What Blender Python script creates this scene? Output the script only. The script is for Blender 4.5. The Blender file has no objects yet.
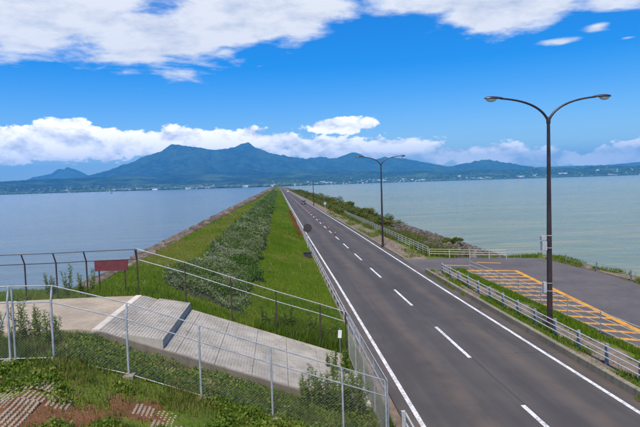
import bpy, math, random
import numpy as np
from mathutils import Matrix, Vector
R = math.radians
rng = np.random.default_rng(7)
random.seed(7)
S = bpy.context.scene
COL = S.collection

# ------------------------------------------------------------------ camera, sky, sun, exposure
cam_d = bpy.data.cameras.new('camera')
cam = bpy.data.objects.new('camera', cam_d)
COL.objects.link(cam)
cam_d.sensor_fit = 'HORIZONTAL'; cam_d.sensor_width = 36.0; cam_d.lens = 36.0 * 540 / 640
cam_d.clip_start = 0.2; cam_d.clip_end = 120000
EYE = 7.6
cam.matrix_world = Matrix(((0.9966031552, 0.0344908814, -0.0747832204, 0.0),
                           (-0.0765215044, 0.0521821344, -0.9957015036, 0.0),
                           (-0.0304402744, 0.9980417847, 0.0546441739, EYE),
                           (0, 0, 0, 1)))
S.camera = cam
SUN_EL, SUN_AZ = 60.0, -163.0          # degrees; azimuth clockwise from +Y (along the road)
S.view_settings.view_transform = 'Standard'
S.view_settings.look = 'None'
S.view_settings.exposure = 0.53
S.view_settings.gamma = 1.0
S.view_settings.use_curve_mapping = False
S.render.engine = 'CYCLES'
cy = S.cycles
cy.use_denoising = True
cy.max_bounces = 4; cy.diffuse_bounces = 2; cy.glossy_bounces = 2; cy.transmission_bounces = 2
cy.transparent_max_bounces = 8; cy.volume_bounces = 1
cy.caustics_reflective = False; cy.caustics_refractive = False

world = bpy.data.worlds.new('World'); S.world = world; world.use_nodes = True
SKY_STRENGTH, CLOUD_STRENGTH, SUN_STRENGTH = 0.112, 0.70, 4.2
HAZE_DENSITY = 7.4e-5

class NT:
    """tiny node-tree helper"""
    def __init__(s, tree):
        s.t = tree; tree.nodes.clear()
    def n(s, kind, **kw):
        nd = s.t.nodes.new(kind)
        for k, v in kw.items(): setattr(nd, k, v)
        return nd
    def set(s, sock, v):
        if isinstance(v, bpy.types.NodeSocket): s.t.links.new(v, sock)
        elif v is not None: sock.default_value = v
    def m(s, op, a, b=None, c=None, clamp=False):
        nd = s.n('ShaderNodeMath', operation=op, use_clamp=clamp)
        s.set(nd.inputs[0], a); s.set(nd.inputs[1], b); s.set(nd.inputs[2], c)
        return nd.outputs[0]
    def vm(s, op, a, b=None):
        nd = s.n('ShaderNodeVectorMath', operation=op)
        s.set(nd.inputs[0], a); s.set(nd.inputs[1], b)
        return nd.outputs[0]
    def comb(s, x, y, z):
        nd = s.n('ShaderNodeCombineXYZ')
        s.set(nd.inputs[0], x); s.set(nd.inputs[1], y); s.set(nd.inputs[2], z)
        return nd.outputs[0]
    def noise(s, vec, scale, detail=4, rough=0.55, dist=0.0, out=0):
        nd = s.n('ShaderNodeTexNoise')
        s.set(nd.inputs['Vector'], vec)
        nd.inputs['Scale'].default_value = scale; nd.inputs['Detail'].default_value = detail
        nd.inputs['Roughness'].default_value = rough; nd.inputs['Distortion'].default_value = dist
        return nd.outputs[out]
    def ramp(s, fac, stops, interp='LINEAR'):
        nd = s.n('ShaderNodeValToRGB'); cr = nd.color_ramp; cr.interpolation = interp
        while len(cr.elements) < len(stops): cr.elements.new(0.5)
        for e, (p, c) in zip(cr.elements, stops):
            e.position = p; e.color = (c[0], c[1], c[2], 1) if not isinstance(c, (int, float)) else (c, c, c, 1)
        s.set(nd.inputs[0], fac)
        return nd.outputs[0]
    def mr(s, v, a, b, c=0.0, d=1.0, smooth=True):
        nd = s.n('ShaderNodeMapRange')
        if smooth: nd.interpolation_type = 'SMOOTHSTEP'
        s.set(nd.inputs[0], v)
        for i, q in enumerate((a, b, c, d)): s.set(nd.inputs[i + 1], q)
        return nd.outputs[0]
    def mix(s, f, a, b, mode='MIX'):
        nd = s.n('ShaderNodeMix', data_type='RGBA', blend_type=mode)
        def c(v): return (v[0], v[1], v[2], 1) if isinstance(v, (tuple, list)) else v
        s.set(nd.inputs[0], f); s.set(nd.inputs[6], c(a)); s.set(nd.inputs[7], c(b))
        return nd.outputs[2]

def build_world():
    T = NT(world.node_tree)
    sky = T.n('ShaderNodeTexSky', sky_type='NISHITA')
    sky.sun_disc = False; sky.sun_elevation = R(SUN_EL); sky.sun_rotation = R(SUN_AZ)
    sky.altitude = 0; sky.air_density = 1.0; sky.dust_density = 0.35; sky.ozone_density = 2.2
    hs = T.n('ShaderNodeHueSaturation'); hs.inputs['Saturation'].default_value = 1.72; hs.inputs['Value'].default_value = 1.0; hs.inputs['Hue'].default_value = 0.516
    T.set(hs.inputs['Color'], sky.outputs[0])
    tc = T.n('ShaderNodeTexCoord')
    sp = T.n('ShaderNodeSeparateXYZ'); T.set(sp.inputs[0], tc.outputs['Generated'])
    x, y, z = sp.outputs
    DEG = 180 / math.pi
    az = T.m('MULTIPLY', T.m('ARCTAN2', x, y), DEG)
    el = T.m('MULTIPLY', T.m('ARCSINE', z), DEG)
    azel = T.comb(az, el, 0.0)
    def blobs(lst, start=-0.6):
        cur = start
        for a, e, ra, re, amp in lst:
            ma = T.n('ShaderNodeVectorMath', operation='MULTIPLY_ADD')
            T.set(ma.inputs[0], azel); ma.inputs[1].default_value = (1 / ra, 1 / re, 0); ma.inputs[2].default_value = (-a / ra, -e / re, 0)
            ln = T.n('ShaderNodeVectorMath', operation='LENGTH'); T.set(ln.inputs[0], ma.outputs[0])
            b = T.m('MULTIPLY_ADD', ln.outputs['Value'], -amp, amp)
            cur = T.m('MAXIMUM', cur, b)
        return cur
    # high broken cloud sheet, projected on a level plane
    zz = T.m('ADD', T.m('MAXIMUM', z, 0.0), 0.10)
    pl = T.comb(T.m('DIVIDE', x, zz), T.m('DIVIDE', y, zz), 0.0)
    n1 = T.noise(pl, 1.5, 6, 0.56, 0.25)
    n1b = T.noise(pl, 5.0, 4, 0.62)
    top = blobs([(-25, 16.6, 17, 5.0, .9), (-13, 14.6, 11, 4.0, .9), (-3, 16.8, 12, 3.6, .9), (4, 17.6, 7, 2.2, .8),
                 (16, 18.2, 9, 2.6, .8), (25, 16.6, 10, 3.0, .9), (35, 16.0, 9, 3.0, .9), (28.5, 12.7, 3.4, .5, .6), (31.5, 13.6, 2.4, .8, .6), (34, 12.2, 1.5, .3, .4),
                 (-20, 26, 40, 8, .5), (25, 27, 30, 7, .5)], -0.42)
    ctop = T.m('ADD', top, T.m('MULTIPLY', T.m('SUBTRACT', n1, 0.5), 1.9))
    ctop = T.m('ADD', ctop, T.m('MULTIPLY', T.m('SUBTRACT', n1b, 0.5), 0.6))
    mtop = T.mr(ctop, 0.02, 0.40)
    # cumulus along the horizon
    lv = T.comb(T.m('MULTIPLY', x, 9.0), T.m('MULTIPLY', y, 9.0), T.m('MULTIPLY', z, 17.0))
    n2 = T.noise(lv, 1.25, 7, 0.6, 0.15)
    n2u = T.noise(T.vm('ADD', lv, (0.0, 0.0, 0.28)), 1.25, 4, 0.6, 0.15)
    n2b = T.noise(lv, 5.5, 3, 0.6)
    low = blobs([(-24.5, 4.3, 5.5, 1.9, 1.0), (-20.6, 4.9, 4.5, 2.1, 1.0), (-14.8, 4.6, 6, 1.7, .9), (-8, 5.0, 8, 1.35, .9), (-1, 4.4, 5, 1.1, .8), (-32, 4, 8, 2.2, .9),
                 (7, 6.05, 4.6, .95, .9), (4.6, 3.6, 6, 1.5, .8), (12, 3.3, 7, 1.6, .8), (19, 2.5, 8, 1.25, .8), (27, 1.7, 6, 1.0, .6), (34, 1.9, 5, 1.2, .7), (45, 2.5, 9, 2.0, .8),
                 (115, 3, 70, 2.5, .8), (-110, 3, 70, 2.5, .8)], -0.7)
    clow = T.m('ADD', low, T.m('MULTIPLY', T.m('SUBTRACT', n2, 0.5), 2.2))
    clow = T.m('ADD', clow, T.m('MULTIPLY', T.m('SUBTRACT', n2b, 0.5), 0.7))
    mlow = T.mr(clow, 0.02, 0.20)
    # cloud colour: sunlit tops, blue-grey bases
    relief = T.m('MULTIPLY_ADD', T.m('SUBTRACT', n2, n2u), 3.6, 0.60, clamp=True)
    clc = T.ramp(relief, [(0.12, (1.15, 1.10, 1.08)), (0.42, (1.75, 1.62, 1.50)), (0.75, (2.35, 2.12, 1.88))])
    thick = T.m('MULTIPLY_ADD', T.m('SUBTRACT', n1b, 0.5), 1.7, T.m('MULTIPLY_ADD', ctop, -0.20, 0.74), clamp=True)
    ctc = T.ramp(thick, [(0.20, (0.56, 0.61, 0.74)), (0.45, (0.80, 0.81, 0.87)), (0.72, (1.0, 0.985, 0.98))])
    mask = T.m('MAXIMUM', T.m('MULTIPLY', mtop, 0.97), T.m('MULTIPLY', mlow, 0.94))
    ccol = T.mix(T.m('GREATER_THAN', mlow, T.m('MULTIPLY', mtop, 1.0)), ctc, clc)
    b1 = T.n('ShaderNodeBackground'); T.set(b1.inputs[0], hs.outputs[0]); b1.inputs[1].default_value = SKY_STRENGTH
    b2 = T.n('ShaderNodeBackground'); T.set(b2.inputs[0], ccol); b2.inputs[1].default_value = CLOUD_STRENGTH
    mx = T.n('ShaderNodeMixShader'); T.set(mx.inputs[0], mask); T.set(mx.inputs[1], b1.outputs[0]); T.set(mx.inputs[2], b2.outputs[0])
    out = T.n('ShaderNodeOutputWorld'); T.set(out.inputs[0], mx.outputs[0])
build_world()
world.cycles.sampling_method = 'MANUAL'; world.cycles.sample_map_resolution = 512

sun_d = bpy.data.lights.new('sun', 'SUN'); sun = bpy.data.objects.new('sun', sun_d); COL.objects.link(sun)
sun_d.energy = SUN_STRENGTH; sun_d.angle = R(8.0); sun_d.color = (1.0, 0.90, 0.74)
sv = Vector((math.sin(R(SUN_AZ)) * math.cos(R(SUN_EL)), math.cos(R(SUN_AZ)) * math.cos(R(SUN_EL)), math.sin(R(SUN_EL))))
sun.rotation_euler = sv.to_track_quat('Z', 'Y').to_euler()
sun.location = (0, 0, 60)

# ------------------------------------------------------------------ helpers
def tag(o, label=None, cat=None, group=None, kind=None):
    if label: o['label'] = label
    if cat: o['category'] = cat
    if group: o['group'] = group
    if kind: o['kind'] = kind
    return o
def link(name, data, parent=None, loc=None, rot=None, scale=None):
    o = bpy.data.objects.new(name, data); COL.objects.link(o)
    if parent: o.parent = parent
    if loc is not None: o.location = loc
    if rot is not None: o.rotation_euler = rot
    if scale is not None: o.scale = scale if hasattr(scale, '__len__') else (scale,) * 3
    return o
def empty(name, loc=(0, 0, 0), rz=0): return link(name, None, None, loc, (0, 0, rz))

def np_mesh(name, V, F, mats, smooth=False, attrs=None, midx=None):
    """V (N,3); F: list of (M,k) int arrays"""
    me = bpy.data.meshes.new(name)
    V = np.ascontiguousarray(V, dtype=np.float32)
    me.vertices.add(len(V)); me.vertices.foreach_set('co', V.ravel())
    F = [np.asarray(f, dtype=np.int32) for f in F if len(f)]
    tot = np.concatenate([np.full(len(f), f.shape[1], np.int32) for f in F])
    st = np.concatenate([[0], np.cumsum(tot)[:-1]]).astype(np.int32)
    li = np.concatenate([f.ravel() for f in F]).astype(np.int32)
    me.loops.add(len(li)); me.loops.foreach_set('vertex_index', li)
    me.polygons.add(len(tot)); me.polygons.foreach_set('loop_start', st)
    if smooth: me.polygons.foreach_set('use_smooth', np.ones(len(tot), bool))
    if midx is not None: me.polygons.foreach_set('material_index', np.asarray(midx, np.int32))
    for k, a in (attrs or {}).items():
        at = me.attributes.new(k, 'FLOAT', 'POINT'); at.data.foreach_set('value', np.asarray(a, np.float32))
    me.update(calc_edges=True)
    for m in (mats if isinstance(mats, (list, tuple)) else [mats]): me.materials.append(m)
    return me

class MB:
    """collects simple solids into one mesh"""
    def __init__(s): s.v = []; s.f = []
    def add(s, v, f):
        b = len(s.v); s.v += [tuple(p) for p in v]; s.f += [tuple(i + b for i in q) for q in f]; return s
    def box(s, c, d, rz=0, ry=0):
        cx, cyy, cz = c; dx, dy, dz = d[0] / 2, d[1] / 2, d[2] / 2
        M = Matrix.Rotation(rz, 3, 'Z') @ Matrix.Rotation(ry, 3, 'Y')
        pts = [M @ Vector((a * dx, b * dy, e * dz)) + Vector(c) for e in (-1, 1) for a, b in ((-1, -1), (1, -1), (1, 1), (-1, 1))]
        return s.add(pts, [(3, 2, 1, 0), (4, 5, 6, 7), (0, 1, 5, 4), (1, 2, 6, 5), (2, 3, 7, 6), (3, 0, 4, 7)])
    def tube(s, pts, r, n=8, cap=True):
        pts = [Vector(p) for p in pts]; m = len(pts)
        rr = r if hasattr(r, '__len__') else [r] * m
        V = []; ref = None
        for i, p in enumerate(pts):
            t = (pts[min(i + 1, m - 1)] - pts[max(i - 1, 0)]).normalized()
            if ref is None:
                ref = Vector((0, 0, 1)) if abs(t.z) < 0.9 else Vector((1, 0, 0))
            a = t.cross(ref).normalized(); b = a.cross(t).normalized(); ref = b
            for k in range(n):
                g = 2 * math.pi * k / n
                V.append(p + (a * math.cos(g) + b * math.sin(g)) * rr[i])
        F = [(i * n + k, i * n + (k + 1) % n, (i + 1) * n + (k + 1) % n, (i + 1) * n + k) for i in range(m - 1) for k in range(n)]
        if cap: F += [tuple(range(n - 1, -1, -1)), tuple((m - 1) * n + k for k in range(n))]
        return s.add(V, F)
    def prism(s, poly, axis, a, b):
        """extrude a closed 2-D polygon; axis 'x': poly=(y,z), 'y': poly=(x,z), 'z': poly=(x,y)"""
        def P(p, t): return {'x': (t, p[0], p[1]), 'y': (p[0], t, p[1]), 'z': (p[0], p[1], t)}[axis]
        n = len(poly); V = [P(p, a) for p in poly] + [P(p, b) for p in poly]
        F = [(i, (i + 1) % n, n + (i + 1) % n, n + i) for i in range(n)] + [tuple(range(n - 1, -1, -1)), tuple(range(n, 2 * n))]
        return s.add(V, F)
    def lathe(s, prof, c=(0, 0, 0), n=16, axis='z'):
        V = []
        for r, h in prof:
            for k in range(n):
                g = 2 * math.pi * k / n; q = (r * math.cos(g), r * math.sin(g), h)
                if axis == 'y': q = (q[0], q[2], q[1])
                if axis == 'x': q = (q[2], q[0], q[1])
                V.append((q[0] + c[0], q[1] + c[1], q[2] + c[2]))
        m = len(prof)
        F = [(i * n + k, i * n + (k + 1) % n, (i + 1) * n + (k + 1) % n, (i + 1) * n + k) for i in range(m - 1) for k in range(n)]
        F += [tuple(range(n - 1, -1, -1)), tuple((m - 1) * n + k for k in range(n))]
        return s.add(V, F)
    def mesh(s, name, mat, smooth=False, bevel=0):
        me = bpy.data.meshes.new(name); me.from_pydata(s.v, [], s.f)
        import bmesh
        bm = bmesh.new(); bm.from_mesh(me)
        bmesh.ops.recalc_face_normals(bm, faces=bm.faces[:])
        if bevel: bmesh.ops.bevel(bm, geom=bm.edges[:], offset=bevel, segments=2, affect='EDGES', profile=0.6)
        bm.to_mesh(me); bm.free()
        if smooth:
            for p in me.polygons: p.use_smooth = True
            try: me.set_sharp_from_angle(angle=R(40))
            except Exception: pass
        me.materials.append(mat); me.update()
        return me
    def obj(s, name, mat, parent=None, loc=None, smooth=False, bevel=0, rot=None):
        return link(name, s.mesh(name, mat, smooth, bevel), parent, loc, rot)

# numpy value noise
def vnoise(x, y, seed=0):
    x = np.asarray(x, float); y = np.asarray(y, float)
    xi = np.floor(x).astype(np.int64); yi = np.floor(y).astype(np.int64); fx = x - xi; fy = y - yi
    fx = fx * fx * (3 - 2 * fx); fy = fy * fy * (3 - 2 * fy)
    def h(a, b):
        n = (a * 374761393 + b * 668265263 + seed * 1442695041) & 0x7fffffff
        n = ((n ^ (n >> 13)) * 1274126177) & 0x7fffffff
        return ((n ^ (n >> 16)) & 0xffff) / 65535.0
    return (h(xi, yi) * (1 - fx) + h(xi + 1, yi) * fx) * (1 - fy) + (h(xi, yi + 1) * (1 - fx) + h(xi + 1, yi + 1) * fx) * fy
def fbm(x, y, o=4, seed=0):
    t = 0; a = 1; s_ = 0
    for i in range(o):
        t = t + a * vnoise(x * 2 ** i, y * 2 ** i, seed + i); s_ += a; a *= 0.5
    return t / s_
def sstep(a, b, x):
    t = np.clip((x - a) / (b - a), 0, 1); return t * t * (3 - 2 * t)

ORD = ['first', 'second', 'third', 'fourth', 'fifth', 'sixth', 'seventh', 'eighth', 'ninth', 'tenth', 'eleventh', 'twelfth', 'thirteenth', 'fourteenth', 'fifteenth',
       'sixteenth', 'seventeenth', 'eighteenth', 'nineteenth', 'twentieth', 'twenty-first', 'twenty-second']

# ------------------------------------------------------------------ materials
def mat(name, fn):
    m = bpy.data.materials.new(name); m.use_nodes = True
    T = NT(m.node_tree); out = T.n('ShaderNodeOutputMaterial'); b = T.n('ShaderNodeBsdfPrincipled')
    T.set(out.inputs[0], b.outputs[0]); T.out = out; T.b = b
    fn(T, b)
    return m
def bump(T, b, h, strength=0.3, dist=0.02):
    bp = T.n('ShaderNodeBump'); bp.inputs['Strength'].default_value = strength; bp.inputs['Distance'].default_value = dist
    T.set(bp.inputs['Height'], h); T.set(b.inputs['Normal'], bp.outputs[0])
def pos(T): return T.n('ShaderNodeNewGeometry').outputs['Position']
def objc(T): return T.n('ShaderNodeTexCoord').outputs['Object']
def plain(name, col, rough=0.6, metal=0.0, var=0.25, scale=3.0, grime=None):
    def fn(T, b):
        p = pos(T)
        n = T.noise(p, scale, 6, 0.65)
        c = T.mix(T.mr(n, 0.3, 0.72), tuple(q * (1 - var) for q in col), tuple(min(1, q * (1 + var)) for q in col))
        if grime:
            g = T.mr(T.noise(p, scale * 2.3, 7, 0.7), 0.52, 0.72, 0, 0.75)
            c = T.mix(g, c, grime)
        T.set(b.inputs['Base Color'], c); b.inputs['Metallic'].default_value = metal
        T.set(b.inputs['Roughness'], T.mr(n, 0.2, 0.8, max(0.05, rough - 0.1), min(1, rough + 0.12)))
        bump(T, b, T.noise(p, scale * 12, 4), 0.15, 0.004)
    return mat(name, fn)

def m_asphalt(T, b):
    p = pos(T); sp = T.n('ShaderNodeSeparateXYZ'); T.set(sp.inputs[0], p); x, y, z = sp.outputs
    lng = T.comb(T.m('MULTIPLY', x, 1.0), T.m('MULTIPLY', y, 0.05), 0.0)
    streak = T.noise(lng, 1.3, 5, 0.6)
    blot = T.noise(p, 0.35, 5, 0.6)
    fine = T.noise(p, 42, 3, 0.7)
    gran = T.n('ShaderNodeTexVoronoi'); gran.inputs['Scale'].default_value = 60; T.set(gran.inputs['Vector'], p)
    base = T.mix(T.mr(T.m('MULTIPLY_ADD', streak, 0.6, T.m('MULTIPLY', blot, 0.4)), 0.34, 0.66), (0.047, 0.042, 0.039), (0.080, 0.071, 0.064))
    # brown dust between and beside the wheel tracks
    wx = T.m('ADD', x, T.m('MULTIPLY', T.m('SUBTRACT', T.noise(lng, 0.6, 3), 0.5), 0.9))
    def band(c, w): return T.mr(T.m('ABSOLUTE', T.m('SUBTRACT', wx, c)), 0.0, w, 1, 0)
    dust = T.m('MAXIMUM', T.m('MAXIMUM', band(6.15, 0.65), band(9.75, 0.6)), T.m('MAXIMUM', band(4.0, 0.45), band(11.72, 0.45)))
    dust = T.m('MULTIPLY', dust, T.mr(T.noise(p, 0.8, 5, 0.65), 0.3, 0.7, 0.15, 0.9))
    base = T.mix(T.m('MULTIPLY', dust, 0.6), base, (0.135, 0.100, 0.070))
    blotch = T.mr(T.noise(T.vm('MULTIPLY', p, (1.0, 0.35, 1.0)), 0.55, 6, 0.7), 0.52, 0.72, 0, 0.55)
    base = T.mix(blotch, base, (0.040, 0.037, 0.036))
    dark = T.m('MAXIMUM', T.m('MAXIMUM', band(5.2, 0.4), band(7.15, 0.45)), T.m('MAXIMUM', band(8.7, 0.4), band(10.7, 0.4)))
    base = T.mix(T.m('MULTIPLY', dark, 0.35), base, (0.038, 0.036, 0.037))
    # dark seam and a few sealed cracks
    cr = T.n('ShaderNodeTexVoronoi', feature='DISTANCE_TO_EDGE'); cr.inputs['Scale'].default_value = 0.16
    T.set(cr.inputs['Vector'], T.vm('ADD', p, T.n('ShaderNodeTexNoise').outputs['Color']))
    crack = T.m('MULTIPLY', T.mr(cr.outputs[0], 0.0, 0.006, 1, 0), T.mr(T.noise(p, 0.11, 2), 0.5, 0.6))
    base = T.mix(T.m('MULTIPLY', crack, 0.75), base, (0.022, 0.022, 0.024))
    seam = T.m('MULTIPLY', T.mr(T.m('ABSOLUTE', T.m('SUBTRACT', wx, 8.02)), 0.03, 0.07, 1, 0), T.mr(T.noise(p, 0.3, 3), 0.35, 0.6, 0.0, 0.5))
    base = T.mix(seam, base, (0.02, 0.02, 0.022))
    base = T.mix(T.m('MULTIPLY', T.mr(fine, 0.42, 0.6), 0.4), base, T.mix(0.5, base, (0.15, 0.145, 0.14)))
    T.set(b.inputs['Base Color'], base); b.inputs['Roughness'].default_value = 0.82
    b.inputs['Specular IOR Level'].default_value = 0.3
    bump(T, b, gran.outputs[0], 0.35, 0.006)
ASPHALT = mat('asphalt', m_asphalt)

def m_lot(T, b):
    p = pos(T)
    n = T.noise(p, 0.25, 6, 0.62); n2 = T.noise(p, 1.7, 5, 0.6); fine = T.noise(p, 40, 3, 0.7)
    base = T.mix(T.mr(n, 0.35, 0.65), (0.062, 0.055, 0.055), (0.100, 0.088, 0.082))
    base = T.mix(T.mr(n2, 0.5, 0.75, 0, 0.5), base, (0.125, 0.112, 0.1))
    cr = T.n('ShaderNodeTexVoronoi', feature='DISTANCE_TO_EDGE'); cr.inputs['Scale'].default_value = 0.3; T.set(cr.inputs['Vector'], p)
    base = T.mix(T.m('MULTIPLY', T.mr(cr.outputs[0], 0, 0.012, 1, 0), 0.4), base, (0.03, 0.03, 0.03))
    base = T.mix(T.m('MULTIPLY', T.mr(fine, 0.42, 0.6), 0.35), base, (0.16, 0.15, 0.145))
    T.set(b.inputs['Base Color'], base); b.inputs['Roughness'].default_value = 0.9; bump(T, b, fine, 0.3, 0.01)
LOT = mat('old_asphalt', m_lot)

def m_paint(col):
    def fn(T, b):
        p = pos(T); n = T.noise(p, 9, 6, 0.7); n2 = T.noise(p, 1.2, 3)
        w = T.m('ADD', T.m('MULTIPLY', n, 0.7), T.m('MULTIPLY', n2, 0.3))
        c = T.mix(T.mr(w, 0.38, 0.60), tuple(q * 0.38 + 0.03 for q in col), col)
        T.set(b.inputs['Base Color'], c); b.inputs['Roughness'].default_value = 0.7
    return fn
PAINT = mat('white_paint', m_paint((0.74, 0.74, 0.73)))
ORANGE = mat('orange_paint', m_paint((0.72, 0.33, 0.02)))

def m_land(T, b):
    p = pos(T)
    def at(n): a = T.n('ShaderNodeAttribute'); a.attribute_name = n; return a.outputs['Fac']
    soil, dirt, rocky = at('soil'), at('dirt'), at('rocky')
    n1 = T.noise(p, 0.22, 5, 0.6); n2 = T.noise(p, 1.6, 6, 0.65); n3 = T.noise(p, 11, 4, 0.7)
    g = T.mix(T.mr(n1, 0.35, 0.65), (0.062, 0.105, 0.008), (0.105, 0.150, 0.014))
    g = T.mix(T.mr(n2, 0.42, 0.68, 0, 0.7), g, (0.055, 0.105, 0.010))
    g = T.mix(T.mr(n3, 0.5, 0.66, 0, 0.7), g, (0.13, 0.115, 0.05))
    s_ = T.mix(T.mr(n2, 0.35, 0.65), (0.10, 0.043, 0.019), (0.175, 0.083, 0.040))
    s_ = T.mix(T.mr(n3, 0.55, 0.72, 0, 0.6), s_, (0.26, 0.17, 0.10))
    d_ = T.mix(T.mr(n2, 0.35, 0.65), (0.15, 0.112, 0.08), (0.23, 0.185, 0.145))
    r_ = T.mix(T.mr(n2, 0.3, 0.7), (0.055, 0.05, 0.042), (0.12, 0.105, 0.085))
    def thr(a): return T.mr(T.m('ADD', a, T.m('MULTIPLY', T.m('SUBTRACT', n2, 0.5), 0.9)), 0.42, 0.58)
    c = T.mix(thr(soil), g, s_); c = T.mix(thr(dirt), c, d_); c = T.mix(rocky, c, r_)
    T.set(b.inputs['Base Color'], c); b.inputs['Roughness'].default_value = 0.95; b.inputs['Specular IOR Level'].default_value = 0.15
    bump(T, b, T.m('ADD', n3, T.m('MULTIPLY', n2, 1.5)), 0.7, 0.08)
LAND = mat('land', m_land)

def m_leaf(c0, c1, trans=0.25, c2=None):
    def fn(T, b):
        a = T.n('ShaderNodeAttribute'); a.attribute_name = 'tint'
        stops = [(0.0, c0), (0.8, c1)] if c2 is None else [(0.0, c0), (0.6, c1), (1.0, c2)]
        c = T.ramp(a.outputs['Fac'], stops)
        T.set(b.inputs['Base Color'], c); b.inputs['Roughness'].default_value = 0.6; b.inputs['Specular IOR Level'].default_value = 0.25
        tr = T.n('ShaderNodeBsdfTranslucent'); T.set(tr.inputs[0], c)
        mx = T.n('ShaderNodeMixShader'); mx.inputs[0].default_value = trans
        T.set(mx.inputs[1], b.outputs[0]); T.set(mx.inputs[2], tr.outputs[0]); T.set(T.out.inputs[0], mx.outputs[0])
    return fn
GRASS = mat('grass_blades', m_leaf((0.088, 0.175, 0.004), (0.165, 0.260, 0.008), 0.42, (0.28, 0.28, 0.05)))
BANK = mat('bank_blades', m_leaf((0.050, 0.095, 0.010), (0.110, 0.155, 0.018), 0.3, (0.23, 0.18, 0.06)))
GRASSY = mat('dry_grass_blades', m_leaf((0.085, 0.165, 0.006), (0.160, 0.235, 0.010), 0.4, (0.29, 0.27, 0.06)))
WEED = mat('weed_leaves', m_leaf((0.060, 0.130, 0.008), (0.140, 0.215, 0.016), 0.35, (0.26, 0.27, 0.06)))
SILVER = mat('silvery_leaves', m_leaf((0.060, 0.125, 0.014), (0.150, 0.195, 0.070), 0.25, (0.23, 0.26, 0.15)))
BUSH = mat('bush_leaves', m_leaf((0.042, 0.082, 0.008), (0.115, 0.145, 0.016), 0.25, (0.23, 0.19, 0.04)))
RUSTY = mat('rusty_stems', m_leaf((0.17, 0.06, 0.02), (0.27, 0.11, 0.04), 0.2))
LITTER = mat('dry_litter', m_leaf((0.10, 0.05, 0.025), (0.26, 0.18, 0.10), 0.1, (0.42, 0.36, 0.26)))
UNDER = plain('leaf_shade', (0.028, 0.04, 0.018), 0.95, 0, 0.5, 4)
STEM = plain('plant_stem', (0.10, 0.11, 0.035), 0.8, 0, 0.3, 6)

def m_concrete(col, moss, lines=0):
    def fn(T, b):
        p = pos(T); n = T.noise(p, 0.8, 6, 0.62); n2 = T.noise(p, 7, 6, 0.7); n3 = T.noise(p, 60, 3)
        c = T.mix(T.mr(n, 0.32, 0.68), tuple(q * 0.78 for q in col), tuple(min(1, q * 1.14) for q in col))
        c = T.mix(T.mr(n2, 0.52, 0.75, 0, 0.55), c, tuple(q * 0.6 for q in col))
        st = T.noise(T.vm('MULTIPLY', p, (5.0, 5.0, 0.6)), 1.0, 4, 0.6)
        c = T.mix(T.m('MULTIPLY', T.mr(st, 0.5, 0.72), moss), c, (0.10, 0.095, 0.06))
        T.set(b.inputs['Base Color'], c); b.inputs['Roughness'].default_value = 0.9
        bump(T, b, T.m('ADD', n3, n2), 0.25, 0.006)
    return fn
CONCRETE = mat('weathered_concrete', m_concrete((0.375, 0.345, 0.29), 0.5))
PADC = mat('beige_concrete', m_concrete((0.37, 0.305, 0.225), 0.35))
PALEC = mat('pale_concrete', m_concrete((0.62, 0.57, 0.48), 0.1))
WALLC = mat('brown_concrete', m_concrete((0.16, 0.135, 0.10), 0.8))  # side wall: darker, browner base than the slab panels, heavily streaked
KERBC = mat('kerb_concrete', m_concrete((0.22, 0.195, 0.135), 0.9))
PAVERC = mat('paver_concrete', m_concrete((0.34, 0.28, 0.20), 0.6))
GALV = plain('galvanised_steel', (0.36, 0.385, 0.39), 0.5, 0.3, 0.2, 5, (0.27, 0.25, 0.22))
WIRE = plain('fence_wire', (0.32, 0.325, 0.31), 0.5, 0.2, 0.2, 4)
WIRED = plain('dull_fence_wire', (0.14, 0.14, 0.13), 0.6, 0.2, 0.2, 4)
DARKPOST = plain('brown_post', (0.060, 0.045, 0.036), 0.6, 0.2, 0.4, 6, (0.13, 0.06, 0.03))
POLE = plain('lamp_brown_paint', (0.040, 0.026, 0.025), 0.4, 0.1, 0.3, 2)
RAILW = plain('pale_rail', (0.47, 0.48, 0.47), 0.45, 0.15, 0.12, 4, (0.40, 0.36, 0.31))
RAILY = plain('cream_rail', (0.46, 0.44, 0.37), 0.5, 0.05, 0.15, 4, (0.45, 0.33, 0.18))
POSTB = plain('blue_grey_post', (0.28, 0.305, 0.32), 0.5, 0.2, 0.2, 5, (0.14, 0.13, 0.12))
BOXG = plain('grey_box', (0.42, 0.43, 0.43), 0.5, 0.1, 0.15, 6, (0.2, 0.18, 0.16))
REDB = plain('faded_red_board', (0.13, 0.022, 0.028), 0.6, 0, 0.2, 5, (0.17, 0.06, 0.06))
DISC = plain('weathered_disc', (0.055, 0.045, 0.037), 0.6, 0.1, 0.35, 8, (0.06, 0.05, 0.045))
DARKBOX = plain('dark_box', (0.035, 0.035, 0.03), 0.7, 0, 0.3, 6)
WHITEP = plain('white_plate', (0.72, 0.73, 0.72), 0.5, 0, 0.1, 5)
DELIN = plain('delineator_orange', (0.28, 0.06, 0.025), 0.55, 0, 0.25, 5)
BLACKR = plain('black_rubber', (0.02, 0.02, 0.02), 0.7, 0, 0.2, 8)
CARP = plain('dark_car_paint', (0.018, 0.02, 0.026), 0.15, 0.3, 0.1, 2)
CARW = plain('white_car_paint', (0.70, 0.70, 0.72), 0.2, 0.1, 0.05, 2)
def m_glass(T, b):
    b.inputs['Base Color'].default_value = (0.05, 0.07, 0.09, 1); b.inputs['Roughness'].default_value = 0.05; b.inputs['Specular IOR Level'].default_value = 0.9
GLASS = mat('tinted_glass', m_glass)
def m_lens(T, b):
    b.inputs['Base Color'].default_value = (0.62, 0.63, 0.6, 1); b.inputs['Roughness'].default_value = 0.25
LENS = mat('lamp_lens', m_lens)
REDL = plain('red_lens', (0.35, 0.02, 0.02), 0.3)
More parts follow.
